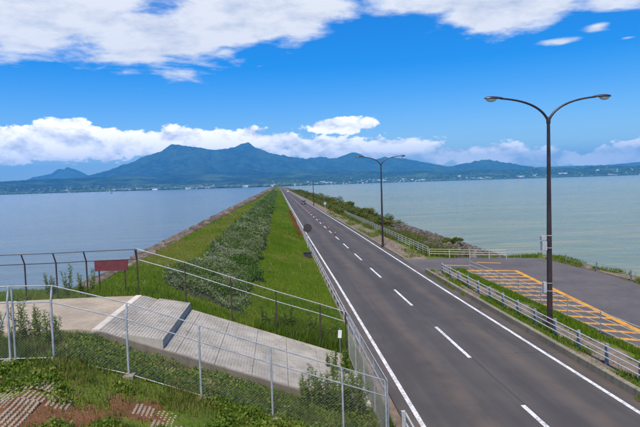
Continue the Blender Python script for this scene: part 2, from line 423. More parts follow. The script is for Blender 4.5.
def m_rock(c0, c1):
    def fn(T, b):
        p = pos(T); oi = T.n('ShaderNodeObjectInfo').outputs['Random']; a = T.n('ShaderNodeAttribute'); a.attribute_name = 'tint'
        f = T.m('FRACT', T.m('ADD', T.m('ADD', a.outputs['Fac'], oi), T.m('MULTIPLY', T.noise(p, 0.5, 2), 0.6)))
        c = T.mix(f, c0, c1); n = T.noise(p, 3.5, 6, 0.7)
        c = T.mix(T.mr(n, 0.35, 0.7, 0, 0.6), c, tuple(q * 0.45 for q in c0))
        T.set(b.inputs['Base Color'], c); b.inputs['Roughness'].default_value = 0.9; bump(T, b, n, 0.6, 0.06)
    return fn
ROCKL = mat('tan_rock', m_rock((0.070, 0.055, 0.042), (0.21, 0.17, 0.13)))
ROCKR = mat('grey_rock', m_rock((0.045, 0.037, 0.028), (0.175, 0.148, 0.115)))

def m_water(deep, rough, amp, wscale, spec, patch_=0.0, patch_c=(0, 0, 0)):
    def fn(T, b):
        p = pos(T)
        big = T.noise(T.vm('MULTIPLY', p, (0.6, 1.0, 1.0)), 0.006, 5, 0.6)
        mid = T.noise(T.vm('MULTIPLY', p, (0.45, 1.0, 1.0)), 0.05, 6, 0.65)
        c = T.mix(T.mr(T.m('ADD', T.m('MULTIPLY', big, 0.55), T.m('MULTIPLY', mid, 0.45)), 0.38, 0.62), deep[0], deep[1])
        rip = T.noise(T.vm('MULTIPLY', p, (0.22, 1.0, 1.0)), wscale * 0.5, 4, 0.6)
        c = T.mix(T.mr(rip, 0.45, 0.68, 0, patch_), c, patch_c)
        T.set(b.inputs['Base Color'], c); b.inputs['IOR'].default_value = 1.33
        b.inputs['Roughness'].default_value = rough; b.inputs['Specular IOR Level'].default_value = spec
        w = T.noise(T.vm('MULTIPLY', p, (0.5, 1.0, 1.0)), wscale, 6, 0.62, 0.4)
        w2 = T.noise(T.vm('MULTIPLY', p, (0.4, 1.0, 1.0)), wscale * 0.22, 3, 0.5, 0.2)
        bump(T, b, T.m('ADD', w, T.m('MULTIPLY', w2, 2.2)), 1.0, amp)
    return fn
SEA = mat('sea_water', m_water(((0.115, 0.165, 0.190), (0.145, 0.195, 0.215)), 0.13, 0.22, 0.9, 0.42))
POND = mat('muddy_water', m_water(((0.150, 0.195, 0.115), (0.215, 0.245, 0.140)), 0.14, 0.42, 0.6, 0.30, 0.75, (0.27, 0.255, 0.125)))

# ------------------------------------------------------------------ land under everything near the dike
CREST, XC = 3.1, -5.8
def land_z(X, Y):
    X = np.asarray(X, float); Y = np.asarray(Y, float)
    slope = CREST - 0.355 * np.clip(X - XC, 0, None)
    left = np.maximum(slope, 0.02)
    # sea side: rock slope beyond the crest, headland for Y < 25.5
    ex = -8.75 - X + 0.35 * (fbm(X * 0.2, Y * 0.12, 3, 5) - 0.5)
    ey = (Y - 25.6) * 1.5
    out = np.maximum(np.minimum(ex, ey), 0)
    left = np.where(out > 0, CREST - out / 2.25, left)
    # little terrace above the fence line and swale before the concrete steps
    rise = 0.10 * sstep(10, 13, Y) * (1 - sstep(14.8, 15.6, Y))
    left = np.where((Y < 17.6) & (X > -7.5) & (X < 3.0), left + rise * sstep(-7, -5, X) * (1 - sstep(2.2, 3.0, X)), left)
    sw = 0.22 * sstep(15.0, 16.0, Y) * (1 - sstep(17.5, 17.9, Y)) * sstep(-6.8, -5.2, X) * (1 - sstep(1.2, 2.8, X))
    left = left - sw
    under = sstep(17.25, 17.5, Y) * (1 - sstep(22.55, 22.8, Y)) * (1 - sstep(2.6, 2.9, X))
    left = left - 0.45 * under
    # lumpy ground
    lump = (fbm(X * 0.9, Y * 0.9, 3, 1) - 0.5) * 0.16 * (1 - sstep(2.2, 3.2, X)) * (out <= 0)
    left = left + lump
    # road bed
    z = np.where(X < 3.35, left, np.where(X < 3.75, 0.02 - 0.15 * (X - 3.35), -0.08))
    # right side
    strip = 0.12 + (fbm(X * 1.3, Y * 1.3, 2, 9) - 0.5) * 0.05
    far = sstep(50.5, 52.5, Y)
    shore = np.where(X < 15.2, strip, np.where(X < 21.0, 0.12 - 0.07 * (X - 15.2), -0.29 - (X - 21.0) / 3.6))
    lot = np.where(X < 15.0, np.where(Y < 43.6, strip, -0.08), np.where(X < 25.0, -0.08, np.where(X < 26.2, 0.05, 0.05 - (X - 26.2) * 1.6)))
    right = far * shore + (1 - far) * lot
    z = np.where(X > 12.15, right, z)
    return np.maximum(z, -5.0)
xs = np.unique(np.concatenate([np.arange(-60, -24, 4.0), np.arange(-24, -10, 0.8), np.arange(-10, 3.2, 0.2), [3.3, 3.35, 3.75, 3.8, 11.8, 12.1, 12.15, 12.2],
                               np.arange(12.4, 16, 0.25), np.arange(16, 30, 0.5), [24.9, 25.05, 26.2, 34, 44, 60]]))
ys = np.unique(np.concatenate([np.arange(-60, 6, 6.0), np.arange(6, 30, 0.2), np.arange(30, 60, 0.5), np.arange(60, 160, 2), np.arange(160, 600, 12), np.arange(600, 4600, 160)]))
def grid_mesh(name, xs, ys, fz, material, attrf=None):
    XX, YY = np.meshgrid(xs, ys); nx, ny = len(xs), len(ys)
    V = np.stack([XX, YY, fz(XX, YY)], -1).reshape(-1, 3)
    i = np.arange(nx * ny).reshape(ny, nx)
    F = np.stack([i[:-1, :-1], i[:-1, 1:], i[1:, 1:], i[1:, :-1]], -1).reshape(-1, 4)
    return np_mesh(name, V, [F], material, True, attrf(V[:, 0], V[:, 1]) if attrf else None)
def soil_amount(X, Y):
    n = fbm(X * 0.55 + 3, Y * 0.55, 4, 21)
    near = (1 - sstep(13.6, 14.6, Y)) * (X < 2.5)
    s_ = near * (0.26 + 1.5 * (n - 0.44)) * (1 - 0.85 * sstep(-3.6, 0.5, X))
    s_ += near * 0.55 * np.exp(-(((X + 5.2) / 1.1) ** 2 + ((Y - 11.0) / 1.3) ** 2))
    s_ += 0.9 * np.exp(-((Y - 16.6) / 0.7) ** 2) * (X > -6.5) * (X < -1.5)
    return np.clip(s_, 0, 1)
def land_attr(X, Y):
    dirt = np.zeros_like(X)
    mid = np.where(X < 14.0, .75, np.exp(-(((X - 14.0) / 0.5) ** 2)) * .75)
    dirt = np.where((X > 12.2) & (X < 15.1) & (Y < 44), mid, dirt)
    dirt = np.where((X > 12.1) & (X < 14.2) & (Y > 50), 0.8, dirt)
    dirt = np.where((X > 24.9) & (X < 26.2) & (Y < 50), 0.9, dirt)
    dirt = np.where((X > 3.3) & (X < 3.9) & (Y > 5), 0.75, dirt)
    ez = land_z(X, Y)
    rocky = ((X < -8.8) & (ez < 2.9)) | ((X > 17.4) & (Y > 51.5))
    return {'soil': soil_amount(X, Y), 'dirt': dirt, 'rocky': rocky.astype(float)}
land = link('ground', grid_mesh('ground', xs, ys, land_z, LAND, land_attr)); tag(land, kind='structure')

# road with its markings
Y0, Y1 = -40.0, 4600.0
def sheet(name, x0, x1, y0, y1, z, m, parent=None):
    return link(name, np_mesh(name, [(x0, y0, z), (x1, y0, z), (x1, y1, z), (x0, y1, z)], [np.array([[0, 1, 2, 3]])], m), parent)
road = sheet('road', 3.70, 11.95, Y0, Y1, 0.0, ASPHALT); tag(road, kind='structure')
def strip_line(name, pts, w, z, m, parent):
    V = []; F = []
    for i, (x, y) in enumerate(pts): V += [(x - w / 2, y, z), (x + w / 2, y, z)]
    for i in range(len(pts) - 1): F.append((2 * i, 2 * i + 1, 2 * i + 3, 2 * i + 2))
    return link(name, np_mesh(name, V, [np.array(F)], m), parent)
strip_line('edge_line', [(4.22, -40), (4.22, 40), (4.05, 80), (3.98, 200), (3.98, Y1)], 0.16, 0.004, PAINT, road)
strip_line('edge_line', [(11.24, -40), (11.24, 38), (11.5, 80), (11.6, 200), (11.6, Y1)], 0.16, 0.004, PAINT, road)
dash_me = np_mesh('centre_dash', [(-.08, 0, 0), (.08, 0, 0), (.08, 5.05, 0), (-.08, 5.05, 0)], [np.array([[0, 1, 2, 3]])], PAINT)
DASH_Y = [12.1 + 10.05 * k for k in range(440)]
for y in DASH_Y[:60]: link('centre_dash', dash_me, road, (7.9, y, 0.004))
V = []; F = []
for y in DASH_Y[60:]:
    b_ = len(V); V += [(7.82, y, .004), (7.98, y, .004), (7.98, y + 5, .004), (7.82, y + 5, .004)]; F.append((b_, b_ + 1, b_ + 2, b_ + 3))
tag(link('centre_dash_far', np_mesh('centre_dash_far', V, [np.array(F)], PAINT), road), kind='stuff')

# parking area and its orange hatching
lot = empty('parking_area'); tag(lot, kind='structure')
pl = [(11.955, 43.9), (15.15, 43.9), (15.15, -30), (24.9, -30), (24.9, 47.0), (24.0, 49.0), (20.0, 50.6), (14.2, 51.8), (11.955, 51.8)]
link('asphalt_surface', np_mesh('asphalt_surface', [(x, y, 0.0) for x, y in pl], [np.array([list(range(len(pl)))])], LOT), lot)
def ribbon(name, a, b, w, z, m, parent):
    a = Vector(a); b = Vector(b); d = (b - a).normalized(); n = Vector((-d.y, d.x)) * w / 2
    return link(name, np_mesh(name, [(a.x - n.x, a.y - n.y, z), (b.x - n.x, b.y - n.y, z), (b.x + n.x, b.y + n.y, z), (a.x + n.x, a.y + n.y, z)], [np.array([[0, 1, 2, 3]])], m), parent)
ribbon('hatch_border', (16.7, 20.0), (19.2, 42.9), 0.36, 0.0045, ORANGE, lot)
for k in range(19):
    y = 16.2 + 1.42 * k
    xb = 16.7 + (y + 1.0 - 20.0) * (2.25 / 20.6)
    ribbon('hatch_stripe', (15.35, y + 1.9), (xb - 0.1, y + 0.95), 0.34, 0.004, ORANGE, lot)
for y, x0, x1 in ((43.4, 15.4, 18.8), (46.6, 14.6, 16.6), (47.4, 17.8, 19.7)):
    ribbon('hatch_stripe', (x0, y + 0.5), (x1, y - 0.5), 0.32, 0.0042, ORANGE, lot)

# water on both sides
def water(name, x0, x1, m, far):
    xs_ = [x0, x1]; ys_ = [-24000, 24000]
    o = sheet(name, x0, x1, -24000, 24000, -2.0, m); tag(o, kind='structure'); return o
water('sea', -24000, 0.0, SEA, 0)
water('lagoon_water', 0.0, 24000, POND, 0)

# ------------------------------------------------------------------ far shore and mountains
PROF = {
 'main': (12600, 5200, 5000, [(-24, .4), (-20.39, 1.11), (-17.68, 1.78), (-14.86, 2.66), (-12.92, 3.43), (-11.64, 3.92), (-10.93, 4.46), (-10.34, 4.51), (-9.46, 4.24), (-7.96, 4.07), (-6.45, 3.84), (-5.12, 3.97), (-4.28, 4.21), (-3.55, 4.56), (-2.92, 4.54), (-2.11, 3.96), (-0.77, 3.51), (0.79, 3.15), (2.36, 2.85), (4.47, 2.6), (6.05, 2.3), (9, 1.7), (12, 0.6)]),
 'mid': (14200, 4200, 4000, [(-4, 1.0), (1.28, 2.09), (3.42, 2.76), (4.69, 2.88), (6.05, 2.58), (7.44, 2.95), (8.07, 3.04), (8.9, 2.69), (10.26, 2.33), (11.3, 2.45), (12.14, 2.58), (13.07, 2.44), (14.91, 2.01), (16.93, 1.57), (18.43, 1.31), (22, .4)]),
 'cone': (15500, 1600, 1600, [(-26, .5), (-23.77, 1.38), (-22.07, 1.91), (-21.2, 2.27), (-20.5, 2.36), (-19.98, 2.2), (-19.12, 1.76), (-18.16, 1.25), (-16, .4)]),
 'rhill': (13500, 2600, 2600, [(13, .3), (16.93, 1.26), (18.93, 1.6), (20.41, 1.9), (21.58, 2.0), (22.53, 1.81), (24.23, 1.44), (25.62, 1.13), (26.98, 0.88), (30, .3)]),
 'rfar': (17500, 3000, 2500, [(18, .3), (26.53, 1.02), (30.06, 1.0), (32.58, 0.98), (34.99, 1.15), (36.53, 1.21), (45, 1.6), (60, .9)]),
 'low': (8800, 3600, 3000, [(-75, .4), (-50, .9), (-29.24, 0.95), (-26.19, 1.12), (-23.77, 1.2), (-21.23, 1.25), (-17.68, 1.3), (-13.0, 1.35), (-8.05, 1.4), (-2.92, 1.4), (2.33, 1.35), (7.61, 1.25), (12.84, 1.1), (17.93, 1.0), (22.81, .92), (27.43, .86), (31.76, .85), (38, .8), (60, .7)]),
}
def shore_r(az): return np.interp(az, [-75, -40, -26, -14, -4, 1, 5, 10, 20, 36, 75], [9000, 6800, 5600, 4700, 4200, 4200, 5200, 6300, 6900, 7400, 9000]) + 260 * (fbm(az * 0.9 + 40, az * 0 + 3, 4, 31) - 0.5)
def far_h(az, r):
    rs_ = shore_r(az)
    h = np.clip((r - rs_) * 0.010, -6, 22)
    for i, (k, (rk, wf, wb, pts)) in enumerate(PROF.items()):
        a_, e_ = zip(*pts)
        H_ = np.maximum(EYE + rk * np.tan(np.radians(np.interp(az, a_, e_))), 0) + 2
        rk_l = rk + 700 * (fbm(az * 0.35 + 9 * i, az * 0, 2, 60 + i) - 0.5)
        H_ = H_ * rk_l / rk * (1 + 0.035 * (fbm(az * 3.1 + 7 * i, az * 0 + 2, 4, 150 + i) - 0.5))
        t = np.where(r < rk_l, (rk_l - r) / np.minimum(wf, rk_l - rs_ - 150), (r - rk_l) / wb)
        t = np.clip(t, 0, 1)
        s_ = (1 - t) ** 1.25
        wx_, wy_ = r * np.sin(np.radians(az)), r * np.cos(np.radians(az))
        gul = fbm(wx_ / 1500 + 17 * i, wy_ / 2400 + 3 * i, 5, 80 + i) - 0.5
        gul2 = np.abs(fbm(wx_ / 1100 + 5 * i + wy_ / 5200, wy_ / 2600, 5, 120 + i) - 0.5) * 1.3
        s_ = s_ * (1 + np.minimum(t * 5, 1) * (1.3 * gul - 1.1 * gul2))
        h = np.maximum(h, H_ * s_ * (r > rs_ + 150))
    rough = (fbm(az * 9, r / 160.0, 3, 200) - 0.5) * 14 * sstep(20, 90, h)
    return h + rough
azs = np.unique(np.concatenate([np.arange(-75, -31, 0.5), np.arange(-31, 40, 0.09), np.arange(40, 75.1, 0.5)]))
tr = np.linspace(0, 1, 150)
AZ, TT = np.meshgrid(azs, tr)
RR = (shore_r(AZ) - 120) + TT ** 1.15 * (20500 - shore_r(AZ))
HH = far_h(AZ, RR) - 2.0
V = np.stack([RR * np.sin(np.radians(AZ)), RR * np.cos(np.radians(AZ)), HH], -1).reshape(-1, 3)
i_ = np.arange(AZ.size).reshape(AZ.shape)
F = np.stack([i_[:-1, :-1], i_[:-1, 1:], i_[1:, 1:], i_[1:, :-1]], -1).reshape(-1, 4)
def m_far(T, b):
    p = pos(T); sp = T.n('ShaderNodeSeparateXYZ'); T.set(sp.inputs[0], p)
    n1 = T.noise(p, 0.0016, 6, 0.62); n2 = T.noise(p, 0.009, 5, 0.65); n3 = T.noise(p, 0.03, 4, 0.7)
    forest = T.mix(T.mr(T.m('MULTIPLY_ADD', n1, 0.5, T.m('MULTIPLY', n2, 0.5)), 0.40, 0.60), (0.004, 0.016, 0.010), (0.045, 0.090, 0.040))
    vor = T.n('ShaderNodeTexVoronoi'); vor.inputs['Scale'].default_value = 0.006; T.set(vor.inputs['Vector'], p)
    fields = T.ramp(T.m('FRACT', T.m('MULTIPLY', vor.outputs['Distance'], 3.7)), [(0.0, (0.06, 0.12, 0.03)), (0.4, (0.11, 0.17, 0.04)), (0.7, (0.17, 0.19, 0.07)), (1.0, (0.05, 0.09, 0.03))])
    lowm = T.mr(sp.outputs[2], 30.0, 330.0, 1, 0)
    f = T.m('MULTIPLY', T.mr(n1, 0.54, 0.62), lowm)
    c = T.mix(f, forest, fields)
    pale = T.m('MULTIPLY', T.mr(n3, 0.55, 0.66), T.mr(sp.outputs[2], 8.0, 90.0, 0.9, 0))
    c = T.mix(pale, c, (0.34, 0.33, 0.29))
    T.set(b.inputs['Base Color'], c); b.inputs['Roughness'].default_value = 1.0; b.inputs['Specular IOR Level'].default_value = 0.0
    bump(T, b, T.m('MULTIPLY_ADD', T.noise(p, 0.0035, 4, 0.6, 0.4), 5.0, n3), 1.0, 42.0)
FAR = mat('far_hillside', m_far)
tag(link('mountains', np_mesh('mountains', V, [F], FAR, True)), kind='structure')

# wooded belt and buildings on the far shore
ico_v = None
def ico(sub=1):
    import bmesh
    bm = bmesh.new(); bmesh.ops.create_icosphere(bm, subdivisions=sub, radius=1.0)
    v = np.array([q.co[:] for q in bm.verts]); f = np.array([[q.index for q in t.verts] for t in bm.faces]); bm.free()
    return v, f
def blobs_mesh(name, C, Sx, material, sub=1, jit=0.25):
    v, f = ico(sub); n = len(C); k = len(v)
    V = v[None] * Sx[:, None, :] * (1 + jit * (rng.random((n, k, 1)) - 0.5) * 2) + C[:, None, :]
    F = f[None] + (np.arange(n) * k)[:, None, None]
    return np_mesh(name, V.reshape(-1, 3), [F.reshape(-1, 3)], material, False, {'tint': np.repeat(rng.random(n), k)})
def far_xyz(az, r): return np.stack([r * np.sin(np.radians(az)), r * np.cos(np.radians(az)), far_h(az, r) - 2.0], -1)
def m_fw(T, b):
    a = T.n('ShaderNodeAttribute'); a.attribute_name = 'tint'
    T.set(b.inputs['Base Color'], T.ramp(a.outputs['Fac'], [(0, (0.018, 0.045, 0.022)), (0.8, (0.05, 0.10, 0.035)), (1, (0.10, 0.15, 0.05))])); b.inputs['Roughness'].default_value = 1
FW = mat('far_woods', m_fw)
n = 3200
az = rng.uniform(-34, 40, n); r = shore_r(az) + 25 + rng.random(n) ** 2 * 1900
C = far_xyz(az, r); sz = rng.uniform(5, 13, n)[:, None] * np.array([[1.6, 1.6, 1.0]]); C[:, 2] += sz[:, 2] * 0.5
tag(link('far_woodland', blobs_mesh('far_woodland', C, sz, FW)), kind='stuff', label='dark belt of woodland along the opposite shore', cat='woodland')

def wallc(name, c): return plain(name, c, 0.8, 0, 0.06, 0.2)
HW = [wallc('far_wall_white', (0.72, 0.72, 0.70)), wallc('far_wall_grey', (0.48, 0.48, 0.47)), wallc('far_wall_cream', (0.62, 0.57, 0.47))]
HR = [wallc('far_roof_slate', (0.10, 0.11, 0.13)), wallc('far_roof_pale', (0.50, 0.52, 0.55)), wallc('far_roof_brown', (0.20, 0.13, 0.10))]
def house_me(w, d, h, rh, wi):
    a = MB().box((0, 0, h / 2 - 1), (w, d, h + 2)).mesh('wall', HW[wi])
    b = MB().prism([(-d / 2 - .5, h + .05), (d / 2 + .5, h + .05), (0, h + rh)], 'x', -w / 2 - .5, w / 2 + .5).mesh('roof', HR[wi])
    return a, b
HT = [house_me(15, 10, 6.5, 3, 0), house_me(12, 9, 6, 3, 1), house_me(60, 22, 9, 2.5, 1), house_me(38, 16, 16, 1.2, 0), house_me(18, 11, 6, 3, 2), house_me(105, 34, 12, 2.6, 0)]
HOUSE_LABEL = ['tiny white house in the town on the far shore', 'tiny grey house in the town on the far shore', 'long grey shed in the town on the far shore',
               'pale block of flats in the town on the far shore', 'tiny cream house in the town on the far shore', 'long white warehouse in the town on the far shore']
HOUSE_NAME = ['far_house', 'far_house', 'far_shed', 'far_apartment_block', 'far_house', 'far_warehouse']
HOUSE_CAT = ['house', 'house', 'shed', 'building', 'house', 'warehouse']
cl = [(-14, 3.0, 60), (-8.5, 2.0, 40), (-4.0, 2.0, 36), (0.5, 1.8, 26), (5, 2.2, 26), (9.5, 2.4, 34), (14, 2.5, 26), (20, 2.5, 20), (26, 3, 18), (32, 3, 16), (-22, 3, 14)]
kk = 0
for c_az, sd, cnt in cl:
    for _ in range(cnt):
        a_ = float(rng.normal(c_az, sd * 0.55)); d_ = 40 + abs(float(rng.normal(0, 1))) * 520
        r_ = float(shore_r(np.array(a_))) + d_
        p = far_xyz(np.array(a_), np.array(r_))
        t = int(rng.choice(6, p=[.3, .2, .15, .1, .17, .08]))
        root = empty(HOUSE_NAME[t], (float(p[0]), float(p[1]), float(p[2])), float(rng.normal(0, .5)) - R(a_))
        link('wall', HT[t][0], root); link('roof', HT[t][1], root)
        tag(root, HOUSE_LABEL[t], HOUSE_CAT[t], HOUSE_LABEL[t].replace('tiny ', '').replace('house in', 'houses in').replace('shed in', 'sheds in').replace('block of', 'blocks of').replace('warehouse in', 'warehouses in'))

# two small work boats far out
BOATH = plain('boat_hull', (0.10, 0.11, 0.13), 0.5); BOATC = plain('boat_cabin', (0.5, 0.5, 0.48), 0.5)
def boat(az, r, label):
    root = empty('boat', (r * math.sin(R(az)), r * math.cos(R(az)), -2.0), R(70))
    hull = [(-4.5, 0), (-4.2, 1.5), (-1.0, 1.4), (3.0, 1.6), (5.2, 2.3), (4.0, -0.3), (-4.2, -0.3)]
    MB().prism(hull, 'y', -1.3, 1.3).obj('hull', BOATH, root)
    MB().box((-1.5, 0, 2.35), (2.6, 1.8, 1.9)).box((-1.5, 0, 3.4), (3.0, 2.0, 0.16)).obj('cabin', BOATC, root)
    MB().tube([(0.2, 0, 1.4), (0.2, 0, 6.2)], 0.09, 6).obj('mast', BOATH, root)
    tag(root, label, 'boat')
boat(-16.75, 1750, 'small dark work boat near the shore below the blue mountain slope')
boat(24.5, 1800, 'small dark boat far out on the green water')

# ------------------------------------------------------------------ rock armour
def rock_mesh(name, material, seed):
    g = np.random.default_rng(seed); v, f = ico(2)
    d = np.zeros(len(v))
    for _ in range(9):
        nrm = g.normal(size=3); nrm /= np.linalg.norm(nrm); cut = g.uniform(0.55, 0.85)
        k = v @ nrm; over = np.maximum(k - cut, 0); v = v - over[:, None] * nrm[None]
    v *= np.array([1.0, g.uniform(.65, .95), g.uniform(.5, .75)])
    return np_mesh(name, v, [f], material, False, {'tint': np.full(len(v), g.random())}), v, f
def rocks(root_name, label, material, spots, n_ind, seed):
    root = empty(root_name); tag(root, label, 'rock slope')
    var = [rock_mesh('rock', material, seed + i) for i in range(5)]
    spots = sorted(spots, key=lambda s: s[1] - 0.4 * s[3])
    for (x, y, z, s_) in spots[:n_ind]:
        link('rock', random.choice(var)[0], root, (x, y, z), (random.uniform(-.5, .5), random.uniform(-.5, .5), random.uniform(0, 6.28)), s_)
    rest = spots[n_ind:]; lv, lf = ico(1); VV = []; FF = []; TT_ = []
    for q, (x, y, z, s_) in enumerate(rest):
        g = rng.random((len(lv), 1)) * 0.5 + 0.7
        VV.append(lv * g * np.array([1, .8, .65]) * s_ + np.array([x, y, z])); FF.append(lf + q * len(lv)); TT_.append(np.full(len(lv), rng.random()))
    tag(link('rock_mass', np_mesh('rock_mass', np.concatenate(VV), [np.concatenate(FF)], material, False, {'tint': np.concatenate(TT_)}), root), kind='stuff')
sp = []
def lz(x, y): return float(land_z(np.array(x), np.array(y)))
for y in list(np.arange(26.5, 70, 0.8)) + list(np.arange(70, 150, 1.5)) + list(np.arange(150, 420, 2.6)) + list(np.arange(420, 1400, 7)):
    st = 0.85 if y < 70 else (1.7 if y < 150 else 2.6 if y < 420 else 5)
    for x in np.arange(-9.1, -20.6, -st):
        px, py = x + random.uniform(-.45, .45) * st, y + random.uniform(-.5, .5) * st
        z = lz(px, py)
        if z > 2.85 and px < -9.6: continue
        s_ = st * random.uniform(.30, .58)
        sp.append((px, py, z + 0.05 * s_, s_))
for x in np.arange(-30, -9, 1.1):
    for y in (26.4, 27.3): sp.append((x + random.uniform(-.3, .3), y + .3, lz(x, y + .3) - 0.1, random.uniform(.45, .7)))
rocks('rock_revetment', 'tan boulders armouring the seaward edge of the grassy dike', ROCKL, sp, 300, 100)
sp = []
for y in list(np.arange(51.5, 120, 0.95)) + list(np.arange(120, 220, 1.9)) + list(np.arange(220, 500, 3.2)) + list(np.arange(500, 1400, 8)):
    st = 0.95 if y < 120 else (1.9 if y < 220 else 3.2 if y < 500 else 6)
    for x in np.arange(17.8, 30.0, st):
        px, py = x + random.uniform(-.45, .45) * st, y + random.uniform(-.5, .5) * st
        if px < 20 and random.random() < sstep(90, 130, py) * .9 + (.4 if px < 18 else 0): continue
        s_ = st * random.uniform(.24, .50)
        sp.append((px, py, lz(px, py) + 0.02, s_))
for y in np.arange(28, 51, 1.0):
    for x in (26.9, 27.8): sp.append((x, y, lz(x, y), random.uniform(.4, .7)))
rocks('rock_revetment', 'grey boulders along the shore right of the road beyond the parking area', ROCKR, sp, 300, 200)

# ------------------------------------------------------------------ concrete pad and stepped slope
pad = empty('concrete_pad', (0, 0, 0)); tag(pad, 'flat beige concrete pad on the dike crest inside the fences', 'concrete pad')
MB().prism([(-30, 17.75), (-6.6, 17.75), (-6.0, 17.45), (-6.0, 22.85), (-7.0, 22.95), (-30, 22.95)], 'z', 2.5, 3.17).obj('slab', PADC, pad, bevel=0.015)
ST_TOP = lambda x: 3.17 - 0.355 * max(0, x + 5.75)
steps = empty('concrete_steps'); tag(steps, 'grooved grey concrete slope slabs descending from the crest pad to the road', 'concrete slope')
seams = [-5.98, -5.12, -3.84, -3.46, -2.25, -1.07, 0.1, 1.3, 2.45]
MB().prism([(-6.0, 2.4), (-6.0, 3.16), (-5.75, 3.17), (2.5, ST_TOP(2.5) - .06), (2.5, -.3), (0, -.3)], 'y', 17.22, 17.30).obj('side_wall', WALLC, steps)
for k in range(len(seams) - 1):
    x0, x1 = seams[k] + 0.004, seams[k + 1] - 0.004
    up = 0.34 if k == 1 else 0.0
    pts = [(x0, ST_TOP(x0) - 0.5 + up * .0)]
    nst = max(3, int(round((x1 - x0) / 0.10)))
    top = []
    for i in range(nst):
        a = x0 + (x1 - x0) * i / nst; c_ = x0 + (x1 - x0) * (i + 1) / nst
        zt = (ST_TOP(a) + up) if k != 1 else (ST_TOP(x0) + 0.10 - 0.20 * (a - x0))
        zt2 = (ST_TOP(c_) + up) if k != 1 else (ST_TOP(x0) + 0.10 - 0.20 * (c_ - x0))
        g = 0.012
        top += [(a, zt - 0.012), (a + g, zt - 0.012), (a + g + 0.006, zt), (c_ - 0.006, zt2 + 0.004)]
    pts += top + [(x1, ST_TOP(x1) - 0.5)]
    y0, y1 = (17.31, 22.7) if k != 1 else (17.33, 22.75)
    MB().prism(pts, 'y', y0, y1).obj('slab_panel', CONCRETE, steps)
# pale joint strip where pad and slope meet
MB().prism([(-6.1, 3.172), (-6.08, 3.205), (-5.88, 3.205), (-5.84, 3.185), (-5.84, 3.05), (-6.1, 3.05)], 'y', 17.46, 22.83).obj('joint_strip', PALEC, steps)
MB().prism([(-6.0, 3.0), (-6.0, 3.165), (-5.7, 3.155), (2.5, ST_TOP(2.5) + .0), (2.5, -.4)], 'y', 22.72, 22.86).obj('back_kerb', CONCRETE, steps)
# loose concrete step blocks at the foot
for i, (x, y, z, rz) in enumerate(((2.62, 17.9, 0.16, .1), (2.64, 19.1, .17, -.05), (2.62, 20.3, .17, .03))):
    o = MB().box((0, 0, 0), (.32, .85, .3)).obj('step_block', CONCRETE, None, (x, y, z - .05), bevel=.012, rot=(0, 0.2, rz))
    tag(o, ('low concrete block at the foot of the slope, nearest the camera', 'low concrete block at the foot of the slope, middle of three', 'low concrete block at the foot of the slope, farthest of three')[i], 'concrete block', 'concrete blocks at the slope foot')

# ------------------------------------------------------------------ grass pavers
def paver_mesh():
    m = MB(); m.box((0, 0, 0), (.49, .49, .06))
    for i in range(5):
        for j in range(5):
            cx, cyy = -.2 + .1 * i, -.2 + .1 * j + (.025 if i % 2 else -.025)
            a, b_ = .034, .024
            m.add([(cx - a, cyy - a, .03), (cx + a, cyy - a, .03), (cx + a, cyy + a, .03), (cx - a, cyy + a, .03),
                   (cx - b_, cyy - b_, .058), (cx + b_, cyy - b_, .058), (cx + b_, cyy + b_, .058), (cx - b_, cyy + b_, .058)],
                  [(4, 5, 6, 7), (0, 1, 5, 4), (1, 2, 6, 5), (2, 3, 7, 6), (3, 0, 4, 7)])
    me = bpy.data.meshes.new('paver'); me.from_pydata(m.v, [], m.f); me.materials.append(PAVERB); me.materials.append(PAVERC)
    for i, p in enumerate(me.polygons): p.material_index = 0 if i < 6 else 1
    return me
PAVERB = plain('paver_soil', (0.11, 0.055, 0.03), 0.95, 0, 0.4, 6)
pav_me = paver_mesh()
def slope_rot(x, y):
    e = 0.25; zx = (lz(x + e, y) - lz(x - e, y)) / (2 * e); zy = (lz(x, y + e) - lz(x, y - e)) / (2 * e)
    return (math.atan(zy), -math.atan(zx), 0)
def paving(label, cells):
    root = empty('grass_paving'); tag(root, label, 'paving')
    for x, y, sink in cells:
        r_ = slope_rot(x, y)
        link('paver', pav_me, root, (x, y, lz(x, y) + 0.0 - sink), (r_[0] + random.gauss(0, .03), r_[1] + random.gauss(0, .03), random.gauss(0, .03)))
c1 = [(-6.55 + .5 * i + .0 * j, 10.2 + .5 * j, .015 + random.random() * .045) for i in range(3) for j in range(6) if not (i == 0 and j > 4) and not (i == 2 and j < 1)]
c1 += [(-5.05, 10.2, .05), (-4.55, 10.2, .06), (-5.05, 12.2, .04), (-4.55, 10.75, .07)]
paving('concrete lattice paving patch on red soil at the lower left corner', c1)
c2 = [(-5.3 + .5 * i, 16.05 + .5 * j, .0 + random.random() * .04) for i in range(9) for j in range(2)]
paving('row of lattice pavers below the side wall of the concrete slope', c2)
c3 = [(-3.4 + .5 * i, 12.4 + .5 * j, .03 + random.random() * .05) for i in range(5) for j in range(2) if (i + j) % 4]
paving('half buried lattice pavers in weeds in front of the wire fence', c3)

